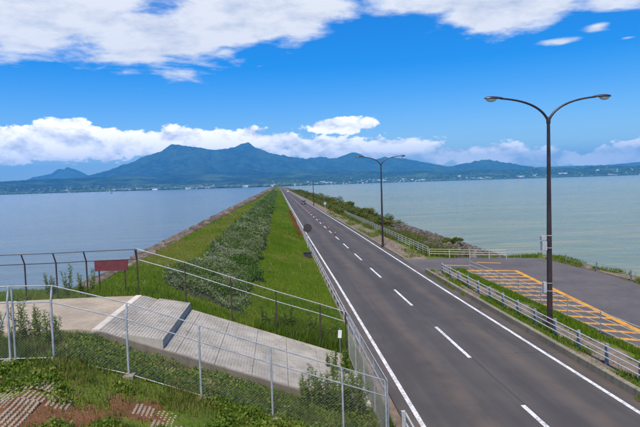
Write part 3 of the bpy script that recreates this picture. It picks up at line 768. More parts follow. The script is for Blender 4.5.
# ------------------------------------------------------------------ chain-link fences
def wire_panel(p0, p1, z0a, z0b, h, pitch=0.075, w=0.0016):
    """woven wire between two posts: diagonal wires clipped to the panel (parallelogram following the ground)"""
    L = math.hypot(p1[0] - p0[0], p1[1] - p0[1]); V = []; F = []
    ux, uy = (p1[0] - p0[0]) / L, (p1[1] - p0[1]) / L
    def W(s_, t): return (p0[0] + ux * s_, p0[1] + uy * s_, z0a + (z0b - z0a) * s_ / L + t)
    def seg(s0, t0, s1, t1, off):
        b_ = len(V); a = Vector(W(s0, t0)); c = Vector(W(s1, t1)); d = (c - a).normalized()
        n1 = Vector((-uy, ux, 0)); n2 = d.cross(n1).normalized()
        for q in (a, c):
            for k in range(3):
                g = 2 * math.pi * k / 3; V.append(tuple(q + (n1 * math.cos(g) + n2 * math.sin(g)) * w + n1 * off))
        for k in range(3): F.append((b_ + k, b_ + (k + 1) % 3, b_ + 3 + (k + 1) % 3, b_ + 3 + k))
    c = -h
    while c < L:
        s0, t0 = (c, 0) if c >= 0 else (0, -c); s1, t1 = (c + h, h) if c + h <= L else (L, L - c)
        if s1 - s0 > .01: seg(s0, t0, s1, t1, .002); seg(L - s0, t0, L - s1, t1, -.002)
        c += pitch
    return V, F
def fence(root, posts, h, hb, arm, pm, rm, wm, foot=True, bottom=True, pr=0.03, pitch=0.075, ww=0.0016, rr=.017, brace=False):
    """posts: (x,y,z); hb: height of the mesh top / bend; arm: offset of the bent tip"""
    for (x, y, z) in posts:
        MB().tube([(x, y, z - .25), (x, y, z + hb), (x + arm[0], y + arm[1], z + h)], [pr, pr, pr * .85], 10).obj('post', pm, root, smooth=True)
        if foot: MB().prism([(-.15, -.15), (.15, -.15), (.15, .15), (-.15, .15)], 'z', -.3, .07).obj('footing', KERBC, root, (x, y, z), bevel=.02)
    for (a, b) in zip(posts[:-1], posts[1:]):
        A = Vector(a); B = Vector(b)
        up = Vector((0, 0, hb)); tip = Vector((arm[0], arm[1], h))
        MB().tube([A + up, B + up], rr, 8).obj('rail', rm, root, smooth=True)
        MB().tube([A + tip, B + tip], rr, 8).obj('rail', rm, root, smooth=True)
        if bottom: MB().tube([A + Vector((0, 0, .08)), B + Vector((0, 0, .08))], rr * .8, 6).obj('rail', rm, root, smooth=True)
        V, F = wire_panel(a, b, a[2] + .06, b[2] + .06, hb - .06, pitch, ww)
        me = np_mesh('wire_mesh', V, [np.array(F)], wm); link('wire_mesh', me, root)
        V, F = wire_panel(a, b, a[2] + hb, b[2] + hb, h - hb, pitch, ww)
        V = [(x + arm[0] * max(0, min(1, (z - (a[2] + hb)) / (h - hb) * .9)), y + arm[1] * .5, z) for x, y, z in V]
        link('wire_mesh', np_mesh('wire_mesh', V, [np.array(F)], wm), root)
ff = empty('chain_link_fence', (0, 14.5, 0)); ff.location = (0, 0, 0)
tag(ff, 'galvanised wire mesh fence stepping down the near bank to the road edge', 'fence')
fp = [(-9.0, 14.5, 3.2), (-7.15, 14.5, 3.2), (-6.05, 14.5, 3.17), (-4.15, 14.5, 2.62), (-2.27, 14.5, 1.92), (-.37, 14.5, 1.22), (1.56, 14.5, .54), (2.78, 14.6, .07)]
fence(ff, fp, 1.97, 1.56, (0, .12), GALV, GALV, WIRE)
MB().tube([(-7.02, 14.5, 3.0), (-7.02, 14.5, 5.1)], .028, 10).obj('post', GALV, ff, smooth=True)
MB().tube([(-7.75, 14.5, 3.25), (-7.15, 14.5, 4.6)], .018, 8).obj('brace', GALV, ff, smooth=True)
rf = empty('chain_link_fence'); tag(rf, 'tall wire mesh fence running along the road edge between the two corner posts', 'fence')
fence(rf, [(2.86, 14.75, .07), (2.84, 16.8, .06), (2.82, 18.8, .05), (2.8, 20.8, .05), (2.8, 22.85, .04)], 1.95, 1.56, (.0, .0), GALV, GALV, WIRE, foot=False)
bf = empty('chain_link_fence'); tag(bf, 'wire fence on dark bent posts behind the concrete pad, falling toward the road', 'fence')
bp = [(-14.1, 22.95, 3.1), (-12.35, 23, 3.1), (-11.75, 23, 3.1), (-10.55, 23, 3.1), (-9.3, 23, 3.1), (-8.08, 23, 3.12), (-6.02, 23, 3.13), (-4.06, 23, 2.48), (-2.17, 23, 1.77), (-.28, 23, 1.08), (1.6, 23, .44), (2.7, 23, .04)]
fence(bf, bp[:7], 2.0, 1.56, (0, -.26), DARKPOST, DARKPOST, WIRED, foot=False, bottom=False, ww=.0007, rr=.016)
fence(bf, bp[6:], 2.0, 1.56, (0, -.02), DARKPOST, RAILW, WIRED, foot=False, bottom=False, ww=.0007, rr=.016)

# sign board and the small white plate
sb = empty('sign_board', (-7.38, 24.0, 3.1)); tag(sb, 'dark red board on short posts behind the dark wire fence', 'sign')
MB().box((0, 0, 1.24), (1.42, .03, .48)).obj('board', REDB, sb, bevel=.006)
MB().box((0, .03, 1.45), (1.44, .03, .04)).box((0, .03, 1.03), (1.44, .03, .04)).obj('frame', DARKPOST, sb)
for x in (-.55, .55): MB().tube([(x, .06, -.2), (x, .06, 1.45)], .03, 8).obj('leg', DARKPOST, sb, smooth=True)
wp = empty('notice_plate', (2.42, 22.9, 0.1)); tag(wp, 'small white plate hanging in the weeds at the far fence corner', 'notice')
MB().box((0, 0, 1.0), (.16, .012, .34), ry=.08).obj('plate', WHITEP, wp, bevel=.003)
MB().tube([(0, .02, -.1), (0, .02, 1.25)], .014, 6).obj('stake', GALV, wp)

# ------------------------------------------------------------------ guard rails
def guard(root, x0f, ys_, h, rails, pw, pm, rm, zf, n_ind=300, rr=.03, square=True, yend=None, capz=.03):
    pmsh = (MB().box((0, 0, h / 2 - .05), (pw, pw, h + .1)) if square else MB().tube([(0, 0, -.1), (0, 0, h)], pw / 2, 8)).mesh('post', pm, not square)
    for k, y in enumerate(ys_): link('post', pmsh, root, (x0f(y), y, zf))
    for rz_ in rails:
        pts = [(x0f(y) - (pw / 2 + rr * .6 if square else 0), y, zf + rz_) for y in ys_]
        if yend: pts += [(x0f(y) - pw / 2, y, zf + rz_) for y in yend]
        MB().tube(pts, rr, 8).obj('rail', rm, root, smooth=True)
def far_posts(root, x0f, ys_, h, pw, pm, zf):
    m = MB()
    for y in ys_: m.box((x0f(y), y, zf + h / 2), (pw, pw, h))
    tag(m.obj('far_posts', pm, root), kind='stuff')
g1 = empty('guard_rail'); tag(g1, 'low three-rail guard fence with blue-grey posts beside the kerb and tall lamp post', 'guard rail')
ysg = [8 + 2.02 * k for k in range(18)]
guard(g1, lambda y: 12.72 + .012 * max(0, y - 24), ysg, .84, (.30, .53, .76), .11, POSTB, RAILW, .12, rr=.028)
g2 = empty('guard_rail'); tag(g2, 'thin four-rail fence between grass strip and orange hatched parking area', 'guard rail')
ysg = [9.9 + 2.95 * k for k in range(12)]
guard(g2, lambda y: 15.28 - .008 * max(0, y - 24), ysg, 1.04, (.12, .42, .72, 1.0), .05, POSTB, RAILY, .03, rr=.02, square=False)
g3 = empty('guard_rail'); tag(g3, 'white rail fence between the verge footpath and the bushes, running into the distance', 'guard rail')
ysg = [52.6 + 2.0 * k for k in range(60)]
yfar = [ysg[-1] + 2.5 * k for k in range(1, 90)]
x3 = lambda y: 14.62 + .012 * min(max(0, y - 52), 90)
guard(g3, x3, ysg, .95, (.2, .44, .68, .92), .07, RAILY, RAILW, .10, rr=.024, square=False, yend=yfar)
far_posts(g3, x3, yfar, .95, .07, RAILY, .1)
g4 = empty('guard_rail'); tag(g4, 'pale rail fence crossing the far end of the parking area', 'guard rail')
gp = [(14.65, 52.2), (16.4, 51.3), (18.1, 50.4), (19.7, 49.6), (21.2, 49.2)]
for x, y in gp: MB().tube([(x, y, 0), (x, y, .86)], .04, 8).obj('post', RAILY, g4, smooth=True)
for rz_ in (.4, .62, .84): MB().tube([(x, y - .04, rz_) for x, y in gp], .026, 8).obj('rail', RAILY, g4, smooth=True)
g5 = empty('guard_rail'); tag(g5, 'dark posts with two thin cables along the water edge of the parking area', 'guard rail')
gp = [(25.2, 16.5), (25.2, 20.5), (25.15, 24.5), (25.1, 28.5), (25.0, 32.6), (24.95, 36.6), (24.9, 40.7), (24.85, 45.2)]
for x, y in gp:
    o = MB().tube([(x, y, -.05), (x, y, .8)], .055, 10).lathe([(.055, .8), (.05, .84), (.02, .86)], (x, y, 0), 10).obj('post', POSTB, g5, smooth=True)
for rz_ in (.42, .70): MB().tube([(x - .05, y, rz_) for x, y in gp], .016, 6).obj('cable', POSTB, g5, smooth=True)
g6 = empty('guard_rail'); tag(g6, 'white pipe guard rail along the grass edge of the dike side of the road', 'guard rail')
ysg = [23.6 + 2.0 * k for k in range(60)]
yfar = [ysg[-1] + 2.5 * k for k in range(1, 140)]
x6 = lambda y: 3.38 + 0 * y
guard(g6, x6, ysg, .78, (.40, .72), .08, RAILW, RAILW, .02, rr=.026, square=False, yend=yfar)
far_posts(g6, x6, yfar, .78, .08, RAILW, .02)
g7 = empty('guard_rail'); tag(g7, 'short pale guard rail end beside the near fence corner', 'guard rail')
for y in (11.3, 13.3, 15.3): MB().box((3.42, y, .4), (.12, .12, .95)).obj('post', BOXG, g7, bevel=.01)
for rz_ in (.45, .75): MB().tube([(3.52, 10, rz_), (3.52, 15.4, rz_)], .03, 8).obj('rail', RAILW, g7, smooth=True)

# kerbs
kroot = empty('kerb'); tag(kroot, kind='structure')
kme = MB().prism([(-.11, -.1), (.12, -.1), (.12, .25), (.10, .27), (-.07, .27), (-.1, .25)], 'y', 0, 1.98).mesh('kerb_block', KERBC)
for k in range(18): link('kerb_block', kme, kroot, (12.05 + .0 * k, 8 + 2 * k, 0), (random.gauss(0, .002), 0, random.gauss(0, .003)))
kme2 = MB().prism([(-.10, -.1), (.10, -.1), (.10, .13), (.085, .15), (-.065, .15), (-.085, .13)], 'y', 0, 1.98).mesh('kerb_block', KERBC)
for k in range(60): link('kerb_block', kme2, kroot, (12.06, 52 + 2 * k, 0))
tag(MB().box((12.06, 172 + 700, .02), (.2, 1400, .25)).obj('kerb_far', KERBC, kroot), kind='stuff')

# ------------------------------------------------------------------ lamp posts
def bez(p0, p1, p2, p3, n=14):
    P = [Vector(q) for q in (p0, p1, p2, p3)]
    return [(1 - t) ** 3 * P[0] + 3 * (1 - t) ** 2 * t * P[1] + 3 * (1 - t) * t * t * P[2] + t ** 3 * P[3] for t in [i / n for i in range(n + 1)]]
def lamp(loc, label, scale=1.0, boxes=False):
    root = empty('street_lamp', loc); tag(root, label, 'street lamp', 'double-arm lamp posts along the road')
    MB().tube([(0, 0, -.1), (0, 0, 5), (0, 0, 10.25)], [.14, .115, .075], 16).obj('pole', POLE, root, smooth=True)
    MB().lathe([(.24, -.06), (.24, .05), (.16, .07), (.15, .35)], n=16).obj('base', POLE, root, smooth=True)
    MB().lathe([(.085, 10.05), (.1, 10.12), (.1, 10.3), (.07, 10.38)], n=14).obj('collar', POLE, root, smooth=True)
    for sgn in (-1, 1):
        pts = bez((sgn * .02, 0, 10.2), (sgn * .25, 0, 10.75), (sgn * .95, 0, 11.2), (sgn * 2.4, 0, 11.3))
        MB().tube(pts, [.062 - .02 * i / 14 for i in range(15)], 10).obj('arm', POLE, root, smooth=True)
        hd = MB()
        secs = [(2.25, .035, .04), (2.4, .07, .07), (2.6, .12, .10), (2.85, .15, .11), (3.05, .12, .09), (3.16, .05, .04)]
        n = 12; V = []; F = []
        for (x, wy, hz) in secs:
            for k in range(n):
                g = 2 * math.pi * k / n; zz_ = math.sin(g) * hz; zz_ = zz_ if zz_ > 0 else zz_ * .35
                V.append((sgn * x, math.cos(g) * wy, 11.31 + zz_))
        for i in range(len(secs) - 1):
            for k in range(n): F.append((i * n + k, i * n + (k + 1) % n, (i + 1) * n + (k + 1) % n, (i + 1) * n + k))
        F += [tuple(range(n)), tuple((len(secs) - 1) * n + k for k in range(n))]
        hd.add(V, F); head = hd.obj('lamp_head', POLE, root, smooth=True)
        ln = MB(); V = []; F = []
        for j, (q, dz) in enumerate(((1, -.02), (.9, -.09), (.55, -.15), (.1, -.17))):
            for k in range(14):
                g = 2 * math.pi * k / 14; V.append((sgn * (2.83 + .27 * q * math.cos(g)), .115 * q * math.sin(g), 11.31 + dz))
        for j in range(3):
            for k in range(14): F.append((j * 14 + k, j * 14 + (k + 1) % 14, (j + 1) * 14 + (k + 1) % 14, (j + 1) * 14 + k))
        F.append(tuple(3 * 14 + k for k in range(14))); ln.add(V, F); ln.obj('lens', LENS, head, smooth=True)
    MB().box((0, -.15, .9), (.12, .03, .3)).obj('hatch', POLE, root, bevel=.005)
    if boxes:
        MB().box((-.30, 0, 4.52), (.26, .20, .20)).obj('control_box', BOXG, root, bevel=.012)
        MB().box((-.28, 0, 4.12), (.24, .22, .44)).obj('control_box', BOXG, root, bevel=.012)
        MB().box((-.27, -.02, 2.08), (.16, .2, .52)).obj('meter_box', BOXG, root, bevel=.012)
        for z in (4.62, 4.02, 2.28, 1.9):
            MB().lathe([(.135, z - .02), (.142, z - .015), (.142, z + .015), (.135, z + .02)], n=16).obj('strap', GALV, root, smooth=True)
    root.scale = (scale,) * 3
lamp((13.12, 25.4, .12), 'tall dark brown double-arm street lamp with grey boxes strapped to its pole', 1.0, True)
lamp((11.95, 62.3, .12), 'farther double-arm street lamp standing on the verge footpath', .925)
tp = empty('utility_pole', (11.95, 187, .1)); tag(tp, 'thin dark straight pole on the far verge near the oncoming car', 'pole')
MB().tube([(0, 0, -.1), (0, 0, 8.6)], [.16, .1], 10).obj('pole', POLE, tp, smooth=True)
MB().box((0, 0, 8.3), (.9, .1, .12)).box((0, 0, 7.8), (.6, .08, .1)).obj('crossarm', POLE, tp)
vs = empty('verge_sign', (11.9, 140, .1)); tag(vs, 'slim pale marker sign on the verge below the bushes', 'sign')
MB().tube([(0, 0, -.1), (0, 0, 2.6)], .06, 8).obj('post', BOXG, vs, smooth=True)
MB().box((0, -.08, 2.4), (.62, .03, .7)).obj('plate', BOXG, vs, bevel=.01)

# round mirror seen from behind, on the dike side
ms = empty('road_mirror', (3.22, 64.0, .02)); tag(ms, 'round weathered disc of a road mirror on a post at the dike-side rail', 'road mirror')
MB().tube([(0, 0, -.1), (0, 0, 2.75)], .045, 10).obj('post', RAILW, ms, smooth=True)
MB().lathe([(.02, -.035), (.30, -.035), (.31, -.02), (.46, -.015), (.47, -.04), (.50, -.04), (.51, 0), (.50, .05), (.02, .06)], (0.05, -.09, 2.38), 28, 'y').obj('disc', DISC, ms, smooth=True)
MB().box((0.02, -.03, 2.38), (.10, .10, .5)).obj('bracket', GALV, ms)
bx = empty('cable_box', (2.72, 55.2, .1)); tag(bx, 'low dark box sitting in the grass beside the rail', 'box')
MB().box((0, 0, .25), (.8, .5, .5)).obj('body', DARKBOX, bx, bevel=.03)
MB().box((0, 0, .53), (.88, .58, .06)).obj('lid', DARKBOX, bx, bevel=.012)

# lane posts down the centre line
dp0 = None
for k in range(14):
    y = 77.0 + 10.05 * k
    root = empty('lane_post', (7.9, y - 0.0, 0.004))
    if dp0 is None:
        dp0 = (MB().lathe([(.13, 0), (.13, .03), (.06, .06)], n=10).mesh('base', BLACKR, True), MB().tube([(0, 0, .05), (0, 0, .78)], .08, 10).mesh('post', DELIN, True),
               MB().lathe([(.083, .55), (.0831, .64)], n=10).mesh('band', WHITEP, True))
    for nm, me in zip(('base', 'post', 'band'), dp0): link(nm, me, root)
    tag(root, 'small orange lane post on the centre line, ' + ORD[k] + ' of the row counting up the road', 'lane post', 'lane posts on the centre line')

# cars
def car(loc, rz, paint, label, van=False):
    root = empty('car', loc, rz); tag(root, label, 'car')
    if van: side = [(-1.7, .32), (-1.72, .9), (-1.6, 1.0), (-1.45, 1.75), (-1.3, 1.86), (.55, 1.84), (1.15, 1.1), (1.68, .92), (1.74, .55), (1.66, .3)]
    else: side = [(-2.1, .34), (-2.16, .8), (-2.05, 1.02), (-1.55, 1.08), (-.95, 1.48), (.2, 1.52), (1.05, 1.05), (1.95, .86), (2.14, .6), (2.08, .32)]
    hw = .84
    V = []; n = len(side)
    for sx in (-1, 1):
        for (y, z) in side:
            w = hw - max(0, z - .95) * .28
            V.append((sx * w, y, z))
    F = [(i, (i + 1) % n, n + (i + 1) % n, n + i) for i in range(n)] + [tuple(range(n - 1, -1, -1)), tuple(range(n, 2 * n))]
    MB().add(V, F).obj('body', paint, root, bevel=.05, smooth=True)
    top = 1.46 if not van else 1.78; fy0, fy1 = ((.28, 1.0) if not van else (.62, 1.13)); zlo = 1.09 if not van else 1.14
    def pane(name, q): MB().add(q, [(0, 1, 2, 3)]).obj(name, GLASS, root)
    e = .012
    pane('windscreen', [(-.66, fy1 + e + .02, zlo + .03), (.66, fy1 + e + .02, zlo + .03), (.58, fy0 + .03 + e, top + .03), (-.58, fy0 + .03 + e, top + .03)])
    by0, by1 = ((-1.47, -1.0) if not van else (-1.62, -1.47))
    pane('rear_window', [(-.64, by0 - .03, zlo + .06), (.64, by0 - .03, zlo + .06), (.58, by1 - .04, top), (-.58, by1 - .04, top)])
    for sx in (-1, 1):
        w0, w1 = hw - (zlo - .95) * .28 + e, hw - (top - .95) * .28 + e
        pane('side_window', [(sx * w0, by0 + .3, zlo), (sx * w0, fy1 - .25, zlo), (sx * w1, fy0 - .12, top - .06), (sx * w1, by1 + .15, top - .06)])
        MB().box((sx * .6, (1.72 if van else 2.1), .68), (.34, .1, .14)).obj('headlight', LENS, root, bevel=.02)
        MB().box((sx * .66, (-1.7 if van else -2.12), .82), (.26, .08, .16)).obj('tail_light', REDL, root, bevel=.02)
        MB().box((sx * .93, .75, 1.05), (.16, .1, .12)).obj('mirror', paint, root, bevel=.02)
        for y in (-1.25, 1.25):
            w = MB().lathe([(.2, -.1), (.31, -.1), (.32, -.06), (.32, .06), (.31, .1), (.2, .1)], (sx * .74, y, .32), 18, 'x').obj('tyre', BLACKR, root, smooth=True)
            MB().lathe([(.05, -.105), (.2, -.1), (.2, .1), (.05, .105)], (sx * .745, y, .32), 14, 'x').obj('rim', GALV, w, smooth=True)
    MB().box((0, 1.74 if van else 2.12, .45), (.34, .03, .13)).obj('number_plate', WHITEP, root)
car((9.3, 208, 0), math.pi, CARP, 'dark car approaching in the right lane beyond the lane posts')
car((9.4, 560, 0), math.pi, CARW, 'tiny pale car far away near the end of the road', True)

# ------------------------------------------------------------------ vegetation
def blades(name, P, h, w, material, parent=None, lean=0.45, tint=None, kind='stuff', simple=False):
    n = len(P)
    if np.isscalar(h): h = np.full(n, h)
    if np.isscalar(w): w = np.full(n, w)
    a = rng.uniform(0, 2 * np.pi, n); b = rng.uniform(0, 2 * np.pi, n); L = lean * h * rng.uniform(.2, 1.3, n)
    side = np.stack([np.cos(a), np.sin(a), 0 * a], -1) * w[:, None] / 2
    d = np.stack([np.cos(b) * L, np.sin(b) * L, h * rng.uniform(.75, 1.1, n)], -1)
    if tint is None: tint = rng.random(n)
    if simple:
        V = np.stack([P - side, P + side, P + d], 1); k = 3
        F = [np.arange(3)[None] + (np.arange(n) * 3)[:, None]]
    else:
        m = P + d * np.array([.35, .35, .6]); 
        V = np.stack([P - side, P + side, m + side * .75, m - side * .75, P + d], 1); k = 5
        o = (np.arange(n) * 5)[:, None]
        F = [np.array([[0, 1, 2, 3]]) + o, np.array([[3, 2, 4]]) + o]
    me = np_mesh(name, V.reshape(-1, 3), F, material, False, {'tint': np.repeat(tint, k)})
    o = link(name, me, parent)
    return o
def leaf_cards(P, size, up=0.4, aspect=0.5, nrm=None):
    n = len(P); d = rng.normal(size=(n, 3)); d[:, 2] = d[:, 2] * .6 + up; d /= np.linalg.norm(d, axis=1)[:, None]
    q = rng.normal(size=(n, 3)) if nrm is None else nrm + rng.normal(size=(n, 3)) * .6
    s_ = np.cross(d, q); s_ /= np.linalg.norm(s_, axis=1)[:, None] + 1e-9
    sz = size if not np.isscalar(size) else np.full(n, size)
    D = d * sz[:, None]; W_ = s_ * (sz * aspect / 2)[:, None]
    V = np.stack([P, P + D * .45 + W_, P + D, P + D * .45 - W_], 1)
    F = np.array([[0, 1, 2, 3]]) + (np.arange(n) * 4)[:, None]
    return V.reshape(-1, 3), F
def scatter(n, x0, x1, y0, y1, dens=None, ypow=1.0):
    X = rng.uniform(x0, x1, n); Y = y0 + (y1 - y0) * rng.random(n) ** ypow
    if dens is not None:
        keep = rng.random(n) < dens(X, Y); X, Y = X[keep], Y[keep]
    return np.stack([X, Y, land_z(X, Y)], -1)
def in_shrub(X, Y):
    yf = 24.7 + (-X - 2.2) * 0.45
    e = (fbm(X * 1.2, Y * .7, 3, 44) - .5) * 1.6
    return (X > -5.15 - .7 * (1 - sstep(27, 36, Y)) + e * .6) & (X < -1.75 + e) & (Y > yf + e * .5)
def pad_area(X, Y): return ((X < -5.95) & (Y > 17.7) & (Y < 22.95)) | ((X < 2.5) & (X >= -6.0) & (Y > 17.2) & (Y < 22.88))
# near bank in front of the steps
def d_near(X, Y):
    g = 1 - 0.94 * sstep(.35, .75, soil_amount(X, Y))
    pv = ((X > -6.85) & (X < -5.2) & (Y > 9.9) & (Y < 12.5)) | ((X > -5.6) & (X < -.9) & (Y > 15.8) & (Y < 16.85)) | ((X > -3.7) & (X < -1.1) & (Y > 12.1) & (Y < 13.2))
    g = np.where(pv, np.where(Y > 16, .45, g * .10), g)
    return np.where(pad_area(X, Y), 0, g * (0.35 + 0.65 * sstep(.35, .6, fbm(X * 1.4, Y * 1.4, 3, 51))))
def patch(name, P, h, w, m, label, **k):
    o = blades(name, P, h, w, m, **k); tag(o, label, 'grass', kind='stuff'); return o
P = scatter(120000, -13, 3.2, 8.5, 17.7, d_near)
hh = rng.uniform(.06, .20, len(P)) * (0.6 + 0.9 * fbm(P[:, 0], P[:, 1], 2, 52))
hh *= 1 + .5 * sstep(14.4, 15.2, P[:, 1]) * (1 - sstep(16.6, 17.2, P[:, 1]))
patch('bank_grass', P, hh, rng.uniform(.010, .022, len(P)), BANK, 'green grass and weeds over red soil on the near bank', tint=np.clip(fbm(P[:, 0] * .8, P[:, 1] * .8, 3, 53) * .9 + rng.random(len(P)) * .6 - .2, 0, 1))
# dry litter and pebbles on the bare soil
P = scatter(9000, -10, 1, 9, 18, lambda X, Y: sstep(.3, .6, soil_amount(X, Y)))
P[:, 2] += .012
V, F = leaf_cards(P, rng.uniform(.02, .07, len(P)), 0.0, .35)
V[:, 2] = np.repeat(P[:, 2], 4) + (V[:, 2] - np.repeat(P[:, 2], 4)) * .25
tag(link('litter', np_mesh('litter', V, [F], LITTER, False, {'tint': np.repeat(rng.random(len(P)), 4)})), 'dry leaf litter and chips on the bare red soil', 'litter', kind='stuff')
# leafy weeds in clumps
cx = scatter(1700, -12, 3.0, 9, 18.2, lambda X, Y: np.where(pad_area(X, Y), 0, (fbm(X * .7, Y * .7, 3, 61) > .47) * 1.0 * (1 - .72 * sstep(.55, .8, soil_amount(X, Y))) * np.where(((X > -6.85) & (X < -5.2) & (Y < 12.4)), .1, 1)))
extra = scatter(520, -6.4, 2.7, 14.6, 17.2, lambda X, Y: .35 + .65 * sstep(.35, .5, fbm(X * 1.1, Y * 1.1, 3, 63)))
cx = np.concatenate([cx, extra])
nl = 110
cc = np.repeat(cx, nl, 0); rad = np.repeat(rng.uniform(.10, .30, len(cx)), nl)
off = rng.normal(size=(len(cc), 3)) * np.array([.6, .6, .0]); cc = cc + off * rad[:, None]
cc[:, 2] = land_z(cc[:, 0], cc[:, 1]) + rng.random(len(cc)) * rad * .8 * np.exp(-(off ** 2).sum(1))
keep = ~pad_area(cc[:, 0], cc[:, 1]); cc = cc[keep]
V, F = leaf_cards(cc, rng.uniform(.05, .11, len(cc)), .35, .6)
o = link('bank_weeds', np_mesh('bank_weeds', V, [F], WEED, False, {'tint': np.repeat(np.clip(np.repeat(rng.random(len(cx)), nl)[keep] * .6 + rng.random(len(cc)) * .4, 0, 1), 4)}))
tag(o, 'low leafy weeds in clumps over the near bank', 'weeds', kind='stuff')
# grass strip at the wire fence back, on the crest and behind the steps
def d_back(X, Y): return np.where(pad_area(X, Y) | in_shrub(X, Y) | (land_z(X, Y) < 2.75) & (X < -8.6), 0, 1.0)
P = scatter(70000, -12.5, 3.25, 22.9, 32, d_back)
hh = rng.uniform(.06, .18, len(P)) * np.where((P[:, 1] < 24.5), 1.7, 1)
patch('crest_grass', P, hh, rng.uniform(.012, .024, len(P)), GRASS, 'yellow-green grass around the shrubs behind the wire fence', tint=np.clip(fbm(P[:, 0] * .5, P[:, 1] * .5, 3, 71) * .9 - .1 + rng.random(len(P)) * .4 - .3 * sstep(-2, 1, P[:, 0]), 0, 1))
P = scatter(7000, 2.45, 3.3, 15, 24)
patch('edge_grass', P, rng.uniform(.08, .3, len(P)), rng.uniform(.012, .024, len(P)), BANK, 'grass tufts along the foot of the roadside wire fence', tint=rng.random(len(P)))
def d_dike(X, Y): return np.where(in_shrub(X, Y) | (X < -9.15), 0, 1.0)
P = scatter(210000, -9.3, 3.3, 32, 75, d_dike)
patch('dike_grass', P, rng.uniform(.05, .14, len(P)) * (.6 + .9 * fbm(P[:, 0] * .5, P[:, 1] * .3, 3, 75)), rng.uniform(.018, .036, len(P)), GRASS, 'bright green mown grass on the dike slope between shrubs and road', tint=np.clip(fbm(P[:, 0] * .35, P[:, 1] * .18, 4, 72) * 1.4 - .38 + rng.random(len(P)) * .35 + .3 * (P[:, 0] < -5.5), 0, 1), simple=True)
P = scatter(130000, -9.3, 3.3, 75, 700, d_dike, 2.2)
patch('dike_grass', P, rng.uniform(.08, .22, len(P)), rng.uniform(.06, .14, len(P)), GRASS, 'distant green grass on the dike slope beside the road', tint=np.clip(fbm(P[:, 0] * .35, P[:, 1] * .08, 4, 73) * 1.1 - .2 + rng.random(len(P)) * .35 + .3 * (P[:, 0] < -5.5), 0, 1), simple=True)
P = scatter(3200, -9, 3.2, 24, 80, lambda X, Y: np.where(in_shrub(X, Y), 0, sstep(.5, .62, fbm(X * .6, Y * .25, 3, 77))))
patch('dry_stalks', P, rng.uniform(.15, .45, len(P)), rng.uniform(.015, .03, len(P)), LITTER, 'scattered dry stalks and seed heads over the dike grass', lean=.3, simple=True)
# tall dark weeds behind the steps near the road
P = scatter(15000, -1.6, 2.75, 22.9, 25.0, lambda X, Y: .25 + .75 * sstep(.35, .55, fbm(X * 2, Y * 2, 3, 81)))
P = P[(P[:, 0] > -1.6 + (P[:, 1] - 22) * .4)]
patch('tall_grass', P, rng.uniform(.25, .75, len(P)) * (.7 + .5 * sstep(-1, 1.5, P[:, 0])), rng.uniform(.014, .03, len(P)), WEED, 'tall dark green weeds between the concrete slope and the far fence', lean=.3, tint=rng.random(len(P)) * .7)
# rusty dry stems beside the rail
P = scatter(2600, 2.5, 3.3, 78, 150, lambda X, Y: (fbm(Y * .12, X * 0, 3, 86) > .45) * .8 + .1)
patch('dry_stems', P, rng.uniform(.4, .9, len(P)), rng.uniform(.05, .1, len(P)), RUSTY, 'rusty brown dry stems along the dike-side rail', simple=True)

# silvery shrub mass on the slope
def shrub_top(X, Y): return .12 + .85 * np.clip(fbm(X * .8, Y * .55, 4, 91) * 1.5 - .3, 0, 1) * (1 - .6 * sstep(60, 220, Y))
def shrub_layer(n, y0, y1, s0, s1, p=1.0):
    X = rng.uniform(-6.8, -.8, n); Y = y0 + (y1 - y0) * rng.random(n) ** p
    k = in_shrub(X, Y); X, Y = X[k], Y[k]
    Z = land_z(X, Y) + shrub_top(X, Y) * (1 - rng.random(len(X)) ** 1.5)
    tone = np.clip((fbm(X * .7, Y * .4, 4, 92) - .5) * 2.2 + .38 + (rng.random(len(X)) - .5) * .5 + .12 - .35 * sstep(45, 160, Y), 0, 1)
    Vv, Ff = leaf_cards(np.stack([X, Y, Z], -1), rng.uniform(s0, s1, len(X)), .55, .42)
    return Vv, Ff, np.repeat(tone, 4)
VV, FF, TT_ = [], [], []; ofs = 0
for a_ in ((190000, 24, 55, .07, .15), (110000, 55, 130, .14, .28), (70000, 130, 520, .3, .65, 1.5)):
    v_, f_, t_ = shrub_layer(*a_); VV.append(v_); FF.append(f_ + ofs); TT_.append(t_); ofs += len(v_)
sh = empty('shrub_bank'); tag(sh, 'dense grey-green shrub mass covering the upper dike slope', 'shrubs', kind='stuff')
link('foliage', np_mesh('foliage', np.concatenate(VV), [np.concatenate(FF)], SILVER, False, {'tint': np.concatenate(TT_)}), sh)['kind'] = 'stuff'
xs2 = np.arange(-6.6, -1.0, .2); ys2 = np.concatenate([np.arange(24.2, 60, .25), np.arange(60, 140, 1.0), np.arange(140, 520, 5)])
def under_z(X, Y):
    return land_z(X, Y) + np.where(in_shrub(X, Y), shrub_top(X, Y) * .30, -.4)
link('thicket', grid_mesh('thicket', xs2, ys2, under_z, UNDER), sh)['kind'] = 'stuff'

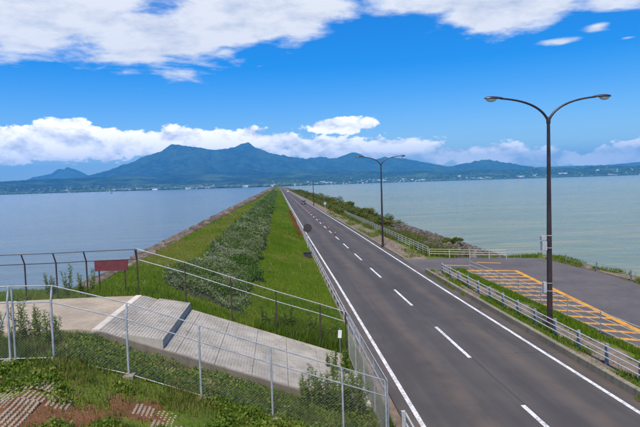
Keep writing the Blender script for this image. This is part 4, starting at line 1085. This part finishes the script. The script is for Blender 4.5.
# right-hand strips
P = scatter(16000, 12.2, 13.15, 14, 43.8, lambda X, Y: sstep(.45, .6, fbm(X * 1.5, Y * .5, 3, 101)) * .8 + .04)
patch('verge_grass', P, rng.uniform(.08, .26, len(P)), rng.uniform(.014, .03, len(P)), GRASS, 'grass growing under the guard rail behind the kerb', tint=rng.random(len(P)) * .8)
P = scatter(26000, 13.9, 15.2, 14, 44.5, lambda X, Y: sstep(.42, .56, fbm(X * 1.2, Y * .6, 3, 102) + .12 * (X > 14.5)))
patch('verge_grass', P, rng.uniform(.10, .30, len(P)), rng.uniform(.014, .03, len(P)), GRASS, 'grass strip in front of the four-rail parking fence', tint=rng.random(len(P)) * .75)
P = scatter(5000, 11.75, 12.0, 14, 43, lambda X, Y: (fbm(Y * .9, X * 0, 3, 103) > .56) * .8)
P[:, 2] = 0.0
patch('gutter_weeds', P, rng.uniform(.05, .2, len(P)), .02, GRASSY, 'sparse yellowish weeds in the gutter along the kerb', tint=rng.random(len(P)))
P = scatter(9000, 12.2, 14.5, 52, 150, lambda X, Y: sstep(.5, .62, fbm(X * .8, Y * .35, 3, 104)) + .05)
patch('verge_grass', P, rng.uniform(.1, .4, len(P)), rng.uniform(.04, .08, len(P)), GRASSY, 'weeds on the earthy verge beyond the parking entrance', tint=rng.random(len(P)) * .9, simple=True)
P = scatter(50000, 14.3, 22.5, 52, 130, lambda X, Y: sstep(.36, .55, fbm(X * .5, Y * .3, 3, 105)) * (1 - .9 * sstep(17.6, 19.8, X) * (1 - sstep(95, 130, Y)) - .1 * sstep(19, 22, X)))
patch('shore_grass', P, rng.uniform(.25, .75, len(P)), rng.uniform(.04, .09, len(P)), BUSH, 'rough brownish grass between white rail fence and shore rocks', tint=rng.random(len(P)), simple=True)
P = scatter(40000, 14.3, 24, 130, 700, None, 1.6)
patch('shore_grass', P, rng.uniform(.5, 1.5, len(P)), rng.uniform(.2, .5, len(P)), BUSH, 'distant scrub on the shore side of the road', tint=rng.random(len(P)), simple=True)
P = scatter(9000, 24.6, 26.3, 30, 51, lambda X, Y: sstep(.42, .58, fbm(X * .8, Y * .4, 3, 106)))
patch('shore_grass', P, rng.uniform(.1, .4, len(P)), .04, GRASSY, 'yellowish grass along the water edge of the parking area', tint=rng.random(len(P)))
P = scatter(7000, 16, 25.5, 49.4, 52.5, lambda X, Y: (Y > 52 - (X - 14) * .28) * sstep(.4, .55, fbm(X * .8, Y * .8, 3, 107)))
patch('shore_grass', P, rng.uniform(.15, .45, len(P)), .035, GRASSY, 'grass at the foot of the pale fence across the parking end', tint=rng.random(len(P)) * .8)

# bushes along the shore
def bush_mesh(seed, nleaf=2600):
    g = np.random.default_rng(seed); nb = 16
    bc = g.normal(size=(nb, 3)) * np.array([.55, .55, .28]) + np.array([0, 0, .62]); br = g.uniform(.22, .46, nb)
    k = g.integers(0, nb, nleaf); d = g.normal(size=(nleaf, 3)); d /= np.linalg.norm(d, axis=1)[:, None]
    Pq = bc[k] + d * (br[k] * g.uniform(.55, 1.05, nleaf))[:, None]; Pq[:, 2] = np.maximum(Pq[:, 2], .02)
    Vv, Ff = leaf_cards(Pq, g.uniform(.09, .2, nleaf), .3, .6)
    cr = np_mesh('crown', Vv, [Ff], BUSH, False, {'tint': np.repeat(np.clip(g.random(nb)[k] * .6 + g.random(nleaf) * .4, 0, 1), 4)})
    m = MB()
    for q in range(7):
        c_ = bc[q]; m.tube([(0, 0, -.1), (c_[0] * .4, c_[1] * .4, c_[2] * .5), tuple(c_)], [.035, .025, .012], 5)
    return cr, m.mesh('trunk', STEM)
BM = [bush_mesh(300 + i) for i in range(4)]
bush_spots = [(21.6, 66.0, 1.35, 'rounded green bush alone on the grey rocks near the parking end'),
              (17.6, 92, 1.7, 'bush just behind the second lamp post'), (19.0, 99, 1.9, 'broad bush among the grass beyond the second lamp post'),
              (17.0, 112, 1.7, None), (18.6, 122, 2.4, None), (20.2, 131, 2.3, None), (17.6, 142, 2.2, None), (19.4, 152, 2.9, None), (20.4, 165, 3.1, None), (18.2, 176, 2.7, None),
              (19.8, 190, 3.1, None), (18.5, 206, 2.8, None), (20.5, 222, 3.2, None), (18.6, 240, 2.9, None), (20.2, 262, 3.3, None), (18.8, 290, 3.2, None), (20, 320, 3.3, None), (19, 355, 3.3, None), (20, 395, 3.5, None), (19, 440, 3.5, None), (20, 490, 3.6, None), (19.5, 550, 4, None)]
for i, (x, y, s_, lab) in enumerate(bush_spots):
    root = empty('bush', (x, y, lz(x, y) - .05), random.uniform(0, 6)); root.scale = (s_ * .85, s_ * 1.0, s_ * .62)
    cr, st = BM[i % 4]; link('crown', cr, root); link('trunk', st, root)
    tag(root, lab or ('dense shoreline bush, ' + ORD[i] + ' of the row counting from the parking end'), 'bush', 'bushes along the shore')

# single tall weeds standing up through the steps and beside the pad
def weed_mesh(seed, h):
    g = np.random.default_rng(seed); m = MB(); Pq = []; sz = []
    for q in range(g.integers(3, 6)):
        a = g.uniform(0, 6.28); L = g.uniform(.05, .2) * h; hh_ = h * g.uniform(.65, 1.05)
        top = Vector((math.cos(a) * L, math.sin(a) * L, hh_)); b0 = Vector((math.cos(a) * .04, math.sin(a) * .04, -.05))
        mid = b0.lerp(top, .5) + Vector((g.normal() * .02, g.normal() * .02, 0))
        m.tube([b0, mid, top], [.009, .007, .003], 5)
        for t in np.linspace(.12, 1, int(34 * hh_) + 6):
            p = b0.lerp(top, t); 
            for _ in range(2): Pq.append(p[:]); sz.append((.13 - .06 * t) * g.uniform(.7, 1.2))
    Vv, Ff = leaf_cards(np.array(Pq), np.array(sz) * 1.25, .45, .24)
    return np_mesh('leaves', Vv, [Ff], WEED, False, {'tint': np.repeat(g.random(len(Pq)) * .9, 4)}), m.mesh('stem', STEM)
WM = [weed_mesh(400 + i, h) for i, h in enumerate((.55, .75, .95, 1.15))]
spots = []
for i in range(21): spots.append((float(rng.uniform(.5, 2.5)), float(rng.uniform(16.5, 17.2)), (i % 3) + 1, 'leafy tall weed before the lower concrete slope', 'weeds before the lower concrete slope'))
for i in range(7): spots.append((float(rng.uniform(1.3, 2.4)), float(rng.uniform(17.5, 21.5)), i % 3, 'leafy weed in the joints of the lowest slope panel', 'weeds in the lower slope joints'))
for i in range(12): spots.append((float(rng.uniform(-9.6, -6.6)), float(rng.uniform(15.8, 17.6)), i % 4, 'tall weed at the near edge of the beige concrete pad', 'weeds along the near edge of the pad'))
for i in range(5): spots.append((float(rng.uniform(-11.4, -7.4)), float(rng.uniform(23.2, 24.2)), (i % 2) + 2, 'tall thin weed against the water behind the dark post fence', 'weeds behind the dark post fence'))
for i in range(9): spots.append((float(rng.uniform(-1.0, 2.6)), float(rng.uniform(22.95, 24.6)), (i % 3) + 1, 'dark tall weed behind the concrete slope near the road', 'weeds behind the concrete slope'))
spots.sort(key=lambda q: (q[4], -q[0]))
count = {}
for x, y, k, lab, grp in spots:
    count[grp] = count.get(grp, -1) + 1
    lab = lab + ', ' + ORD[count[grp]] + ' from the road'
    z = lz(x, y)
    if pad_area(np.array(x), np.array(y)): z = ST_TOP(x) if x > -6 else 3.17
    root = empty('tall_weed', (x, y, z), random.uniform(0, 6)); root.scale = (random.uniform(.9, 1.35),) * 3
    link('leaves', WM[k][0], root); link('stem', WM[k][1], root); tag(root, lab, 'weed', grp)

# ------------------------------------------------------------------ air
def haze():
    m = bpy.data.materials.new('haze'); m.use_nodes = True
    T = NT(m.node_tree); out = T.n('ShaderNodeOutputMaterial'); v = T.n('ShaderNodeVolumePrincipled')
    v.inputs['Color'].default_value = (0.12, 0.50, 1.0, 1); v.inputs['Density'].default_value = HAZE_DENSITY; v.inputs['Anisotropy'].default_value = 0.1
    T.set(out.inputs['Volume'], v.outputs[0])
    o = MB().box((0, 0, 597), (52000, 52000, 1210)).obj('haze', m); tag(o, kind='stuff')
    o.display_type = 'WIRE'
haze()
